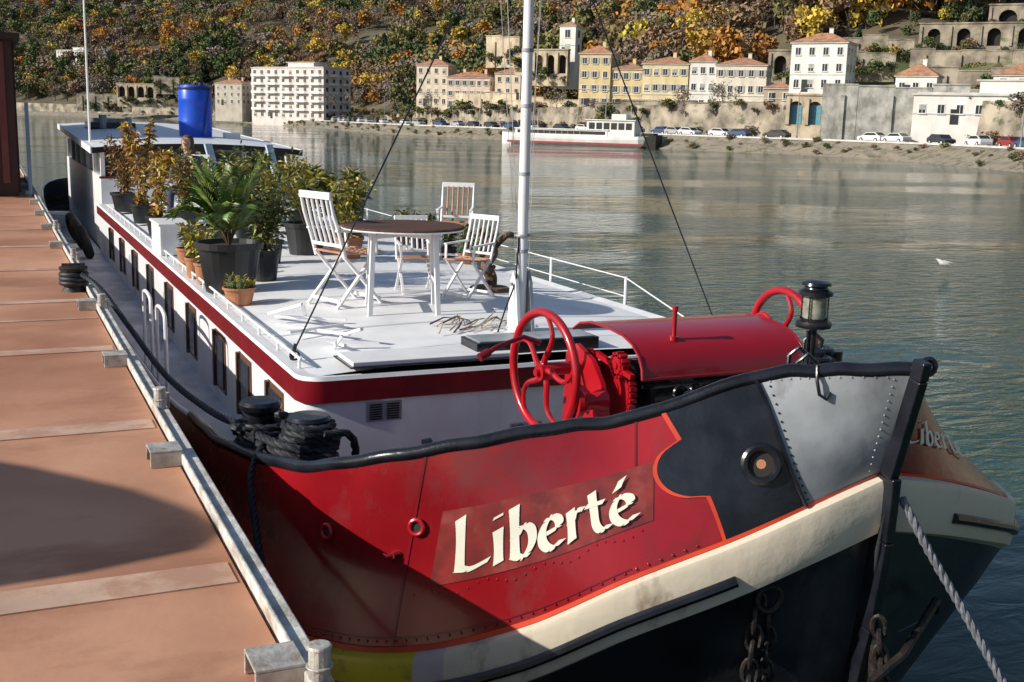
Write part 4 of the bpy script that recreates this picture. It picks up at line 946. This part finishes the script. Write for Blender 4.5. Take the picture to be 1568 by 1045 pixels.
plant("autumn_potted_plant",(2.0,17.4,dk),'tall',.16,.28,1.35,m_pot,[lm_r,lm_y],32,380)
plant("autumn_potted_plant",(2.5,16.6,dk),'bush',.2,.28,.8,m_pot,[lm_o,lm_r],33,300)
plant("potted_shrub",(2.4,13.8,dk),'bush',.2,.3,.8,m_pot,[lm_d,lm_o],34,300)
plant("potted_shrub",(2.0,19.5,dk),'bush',.24,.3,.95,m_pot,[lm_r,lm_d],35,340)
plant("potted_shrub",(3.1,15.5,dk),'spike',.2,.3,.9,m_pot,[lm_d,lm_o],36,300)
plant("potted_shrub",(3.6,17,dk),'bush',.2,.3,.85,m_terra,[lm_d,lm_o],37,300)
plant("potted_shrub",(2.9,14.3,dk),'spike',.18,.3,.85,m_pot,[lm_o,lm_y],38,300)
plant("potted_shrub",(3.9,15.6,dk),'bush',.2,.3,.8,m_pot,[lm_o,lm_y],39,300)
plant("potted_shrub",(3.7,12.6,dk),'bush',.16,.26,.7,m_terra,[lm_o,lm_y],51,280)
for k in range(6): plant("low_planter",(4.95,11.6+k*.55,dk-.04),'bush',.1,.14,.34,m_terra if k%2 else m_pot,[lm_o,lm_d],40+k,80)
plant("tall_reed_pot",(4.0,20.3,dk),'spike',.2,.3,.6,m_terra,[lm_o,lm_y],50,200)
b=B();b.box((1.92,14.0,Z(-1.46)),(.34,.75,.34),0);b.box((1.92,14.0,Z(-1.28)),(.38,.8,.03),0);b.build("white_deck_locker",[m_white],bevel=.01)
# ---------- seated person among the plants ----------
per=empty("seated_person",(2.7,17.6,dk),-.5)
def skin(name,pts,edges,rad,mat):
    me=bpy.data.meshes.new(name);me.from_pydata(pts,edges,[]);o=bpy.data.objects.new(name,me);scene.collection.objects.link(o);o.parent=per
    md=o.modifiers.new("skin","SKIN")
    for v,r in zip(me.skin_vertices[0].data,rad): v.radius=(r,r)
    me.skin_vertices[0].data[0].use_root=True
    o.modifiers.new("sub","SUBSURF").levels=2;o.modifiers["sub"].render_levels=2;me.materials.append(mat);return o
m_cloth=M("dark_jumper",(.05,.06,.10),.9,.2,20);m_jean=M("jeans",(.05,.07,.13),.9,.2,20);m_skin=M("skin",(.55,.33,.24),.5,.06,10);m_hair=M("brown_hair",(.11,.05,.025),.6,.3,40)
skin("torso",[(0,0,.5),(0,.02,.68),(0,.0,.86),(0,-.01,.97),(-.17,0,.92),(-.23,-.06,.70),(-.16,-.26,.62),(.17,0,.92),(.23,-.06,.70),(.16,-.26,.62)],[(0,1),(1,2),(2,3),(2,4),(4,5),(5,6),(2,7),(7,8),(8,9)],[.15,.14,.15,.055,.06,.048,.035,.06,.048,.035],m_cloth)
skin("legs",[(0,0,.48),(-.1,-.05,.47),(-.12,-.44,.48),(-.12,-.46,.08),(-.12,-.6,.04),(.1,-.05,.47),(.12,-.44,.48),(.12,-.46,.08),(.12,-.6,.04)],[(0,1),(1,2),(2,3),(3,4),(0,5),(5,6),(6,7),(7,8)],[.13,.1,.065,.045,.035,.1,.065,.045,.035],m_jean)
b=B()
b.cyl((0,-.01,.95),(0,-.02,1.06),.05,.05,12,0)
b.lathe((0,-.02,1.13),[(0,-.125),(.045,-.115),(.062,-.08),(.072,-.02),(.078,.03),(.07,.085),(.045,.115),(0,.125)],18,0)
b.tube([(0,-.09,1.155),(0,-.115,1.125),(0,-.095,1.11)],[.008,.014,.01],8,0);b.cyl((-.025,-.088,1.08),(.025,-.088,1.08),.006,n=6,mi=2)
for sx in(-1,1):
    b.lathe((sx*.028,-.088,1.15),[(0,-.008),(.01,0),(0,.008)],8,3);b.tube([(sx*.078,0,1.15),(sx*.086,.01,1.13),(sx*.078,.01,1.1)],.01,6,0)
b.lathe((0,.005,1.15),[(.085,-.09),(.09,-.03),(.092,.03),(.08,.085),(.05,.118),(0,.128)],18,1)
for sx in(-1,1):
    hx=sx*.14;b.tube([(sx*.16,-.26,.62),(hx,-.33,.60)],[.03,.032],8,0)
    for f_ in range(4): b.tube([(hx-.024+.016*f_,-.345,.605),(hx-.024+.016*f_,-.385,.60),(hx-.024+.016*f_,-.40-.004*(1.5-abs(f_-1.5)),.585)],.008,6,0)
    b.tube([(hx-sx*.03,-.32,.605),(hx-sx*.05,-.345,.605),(hx-sx*.05,-.365,.595)],.009,6,0)
b.build("head_and_hands",[m_skin,m_hair,M("lips",(.4,.15,.12)),m_dark],per,smooth=True,angle=80)
ch=chair("garden_chair",(2.7,17.6,dk),-.5+math.pi,m_slat)
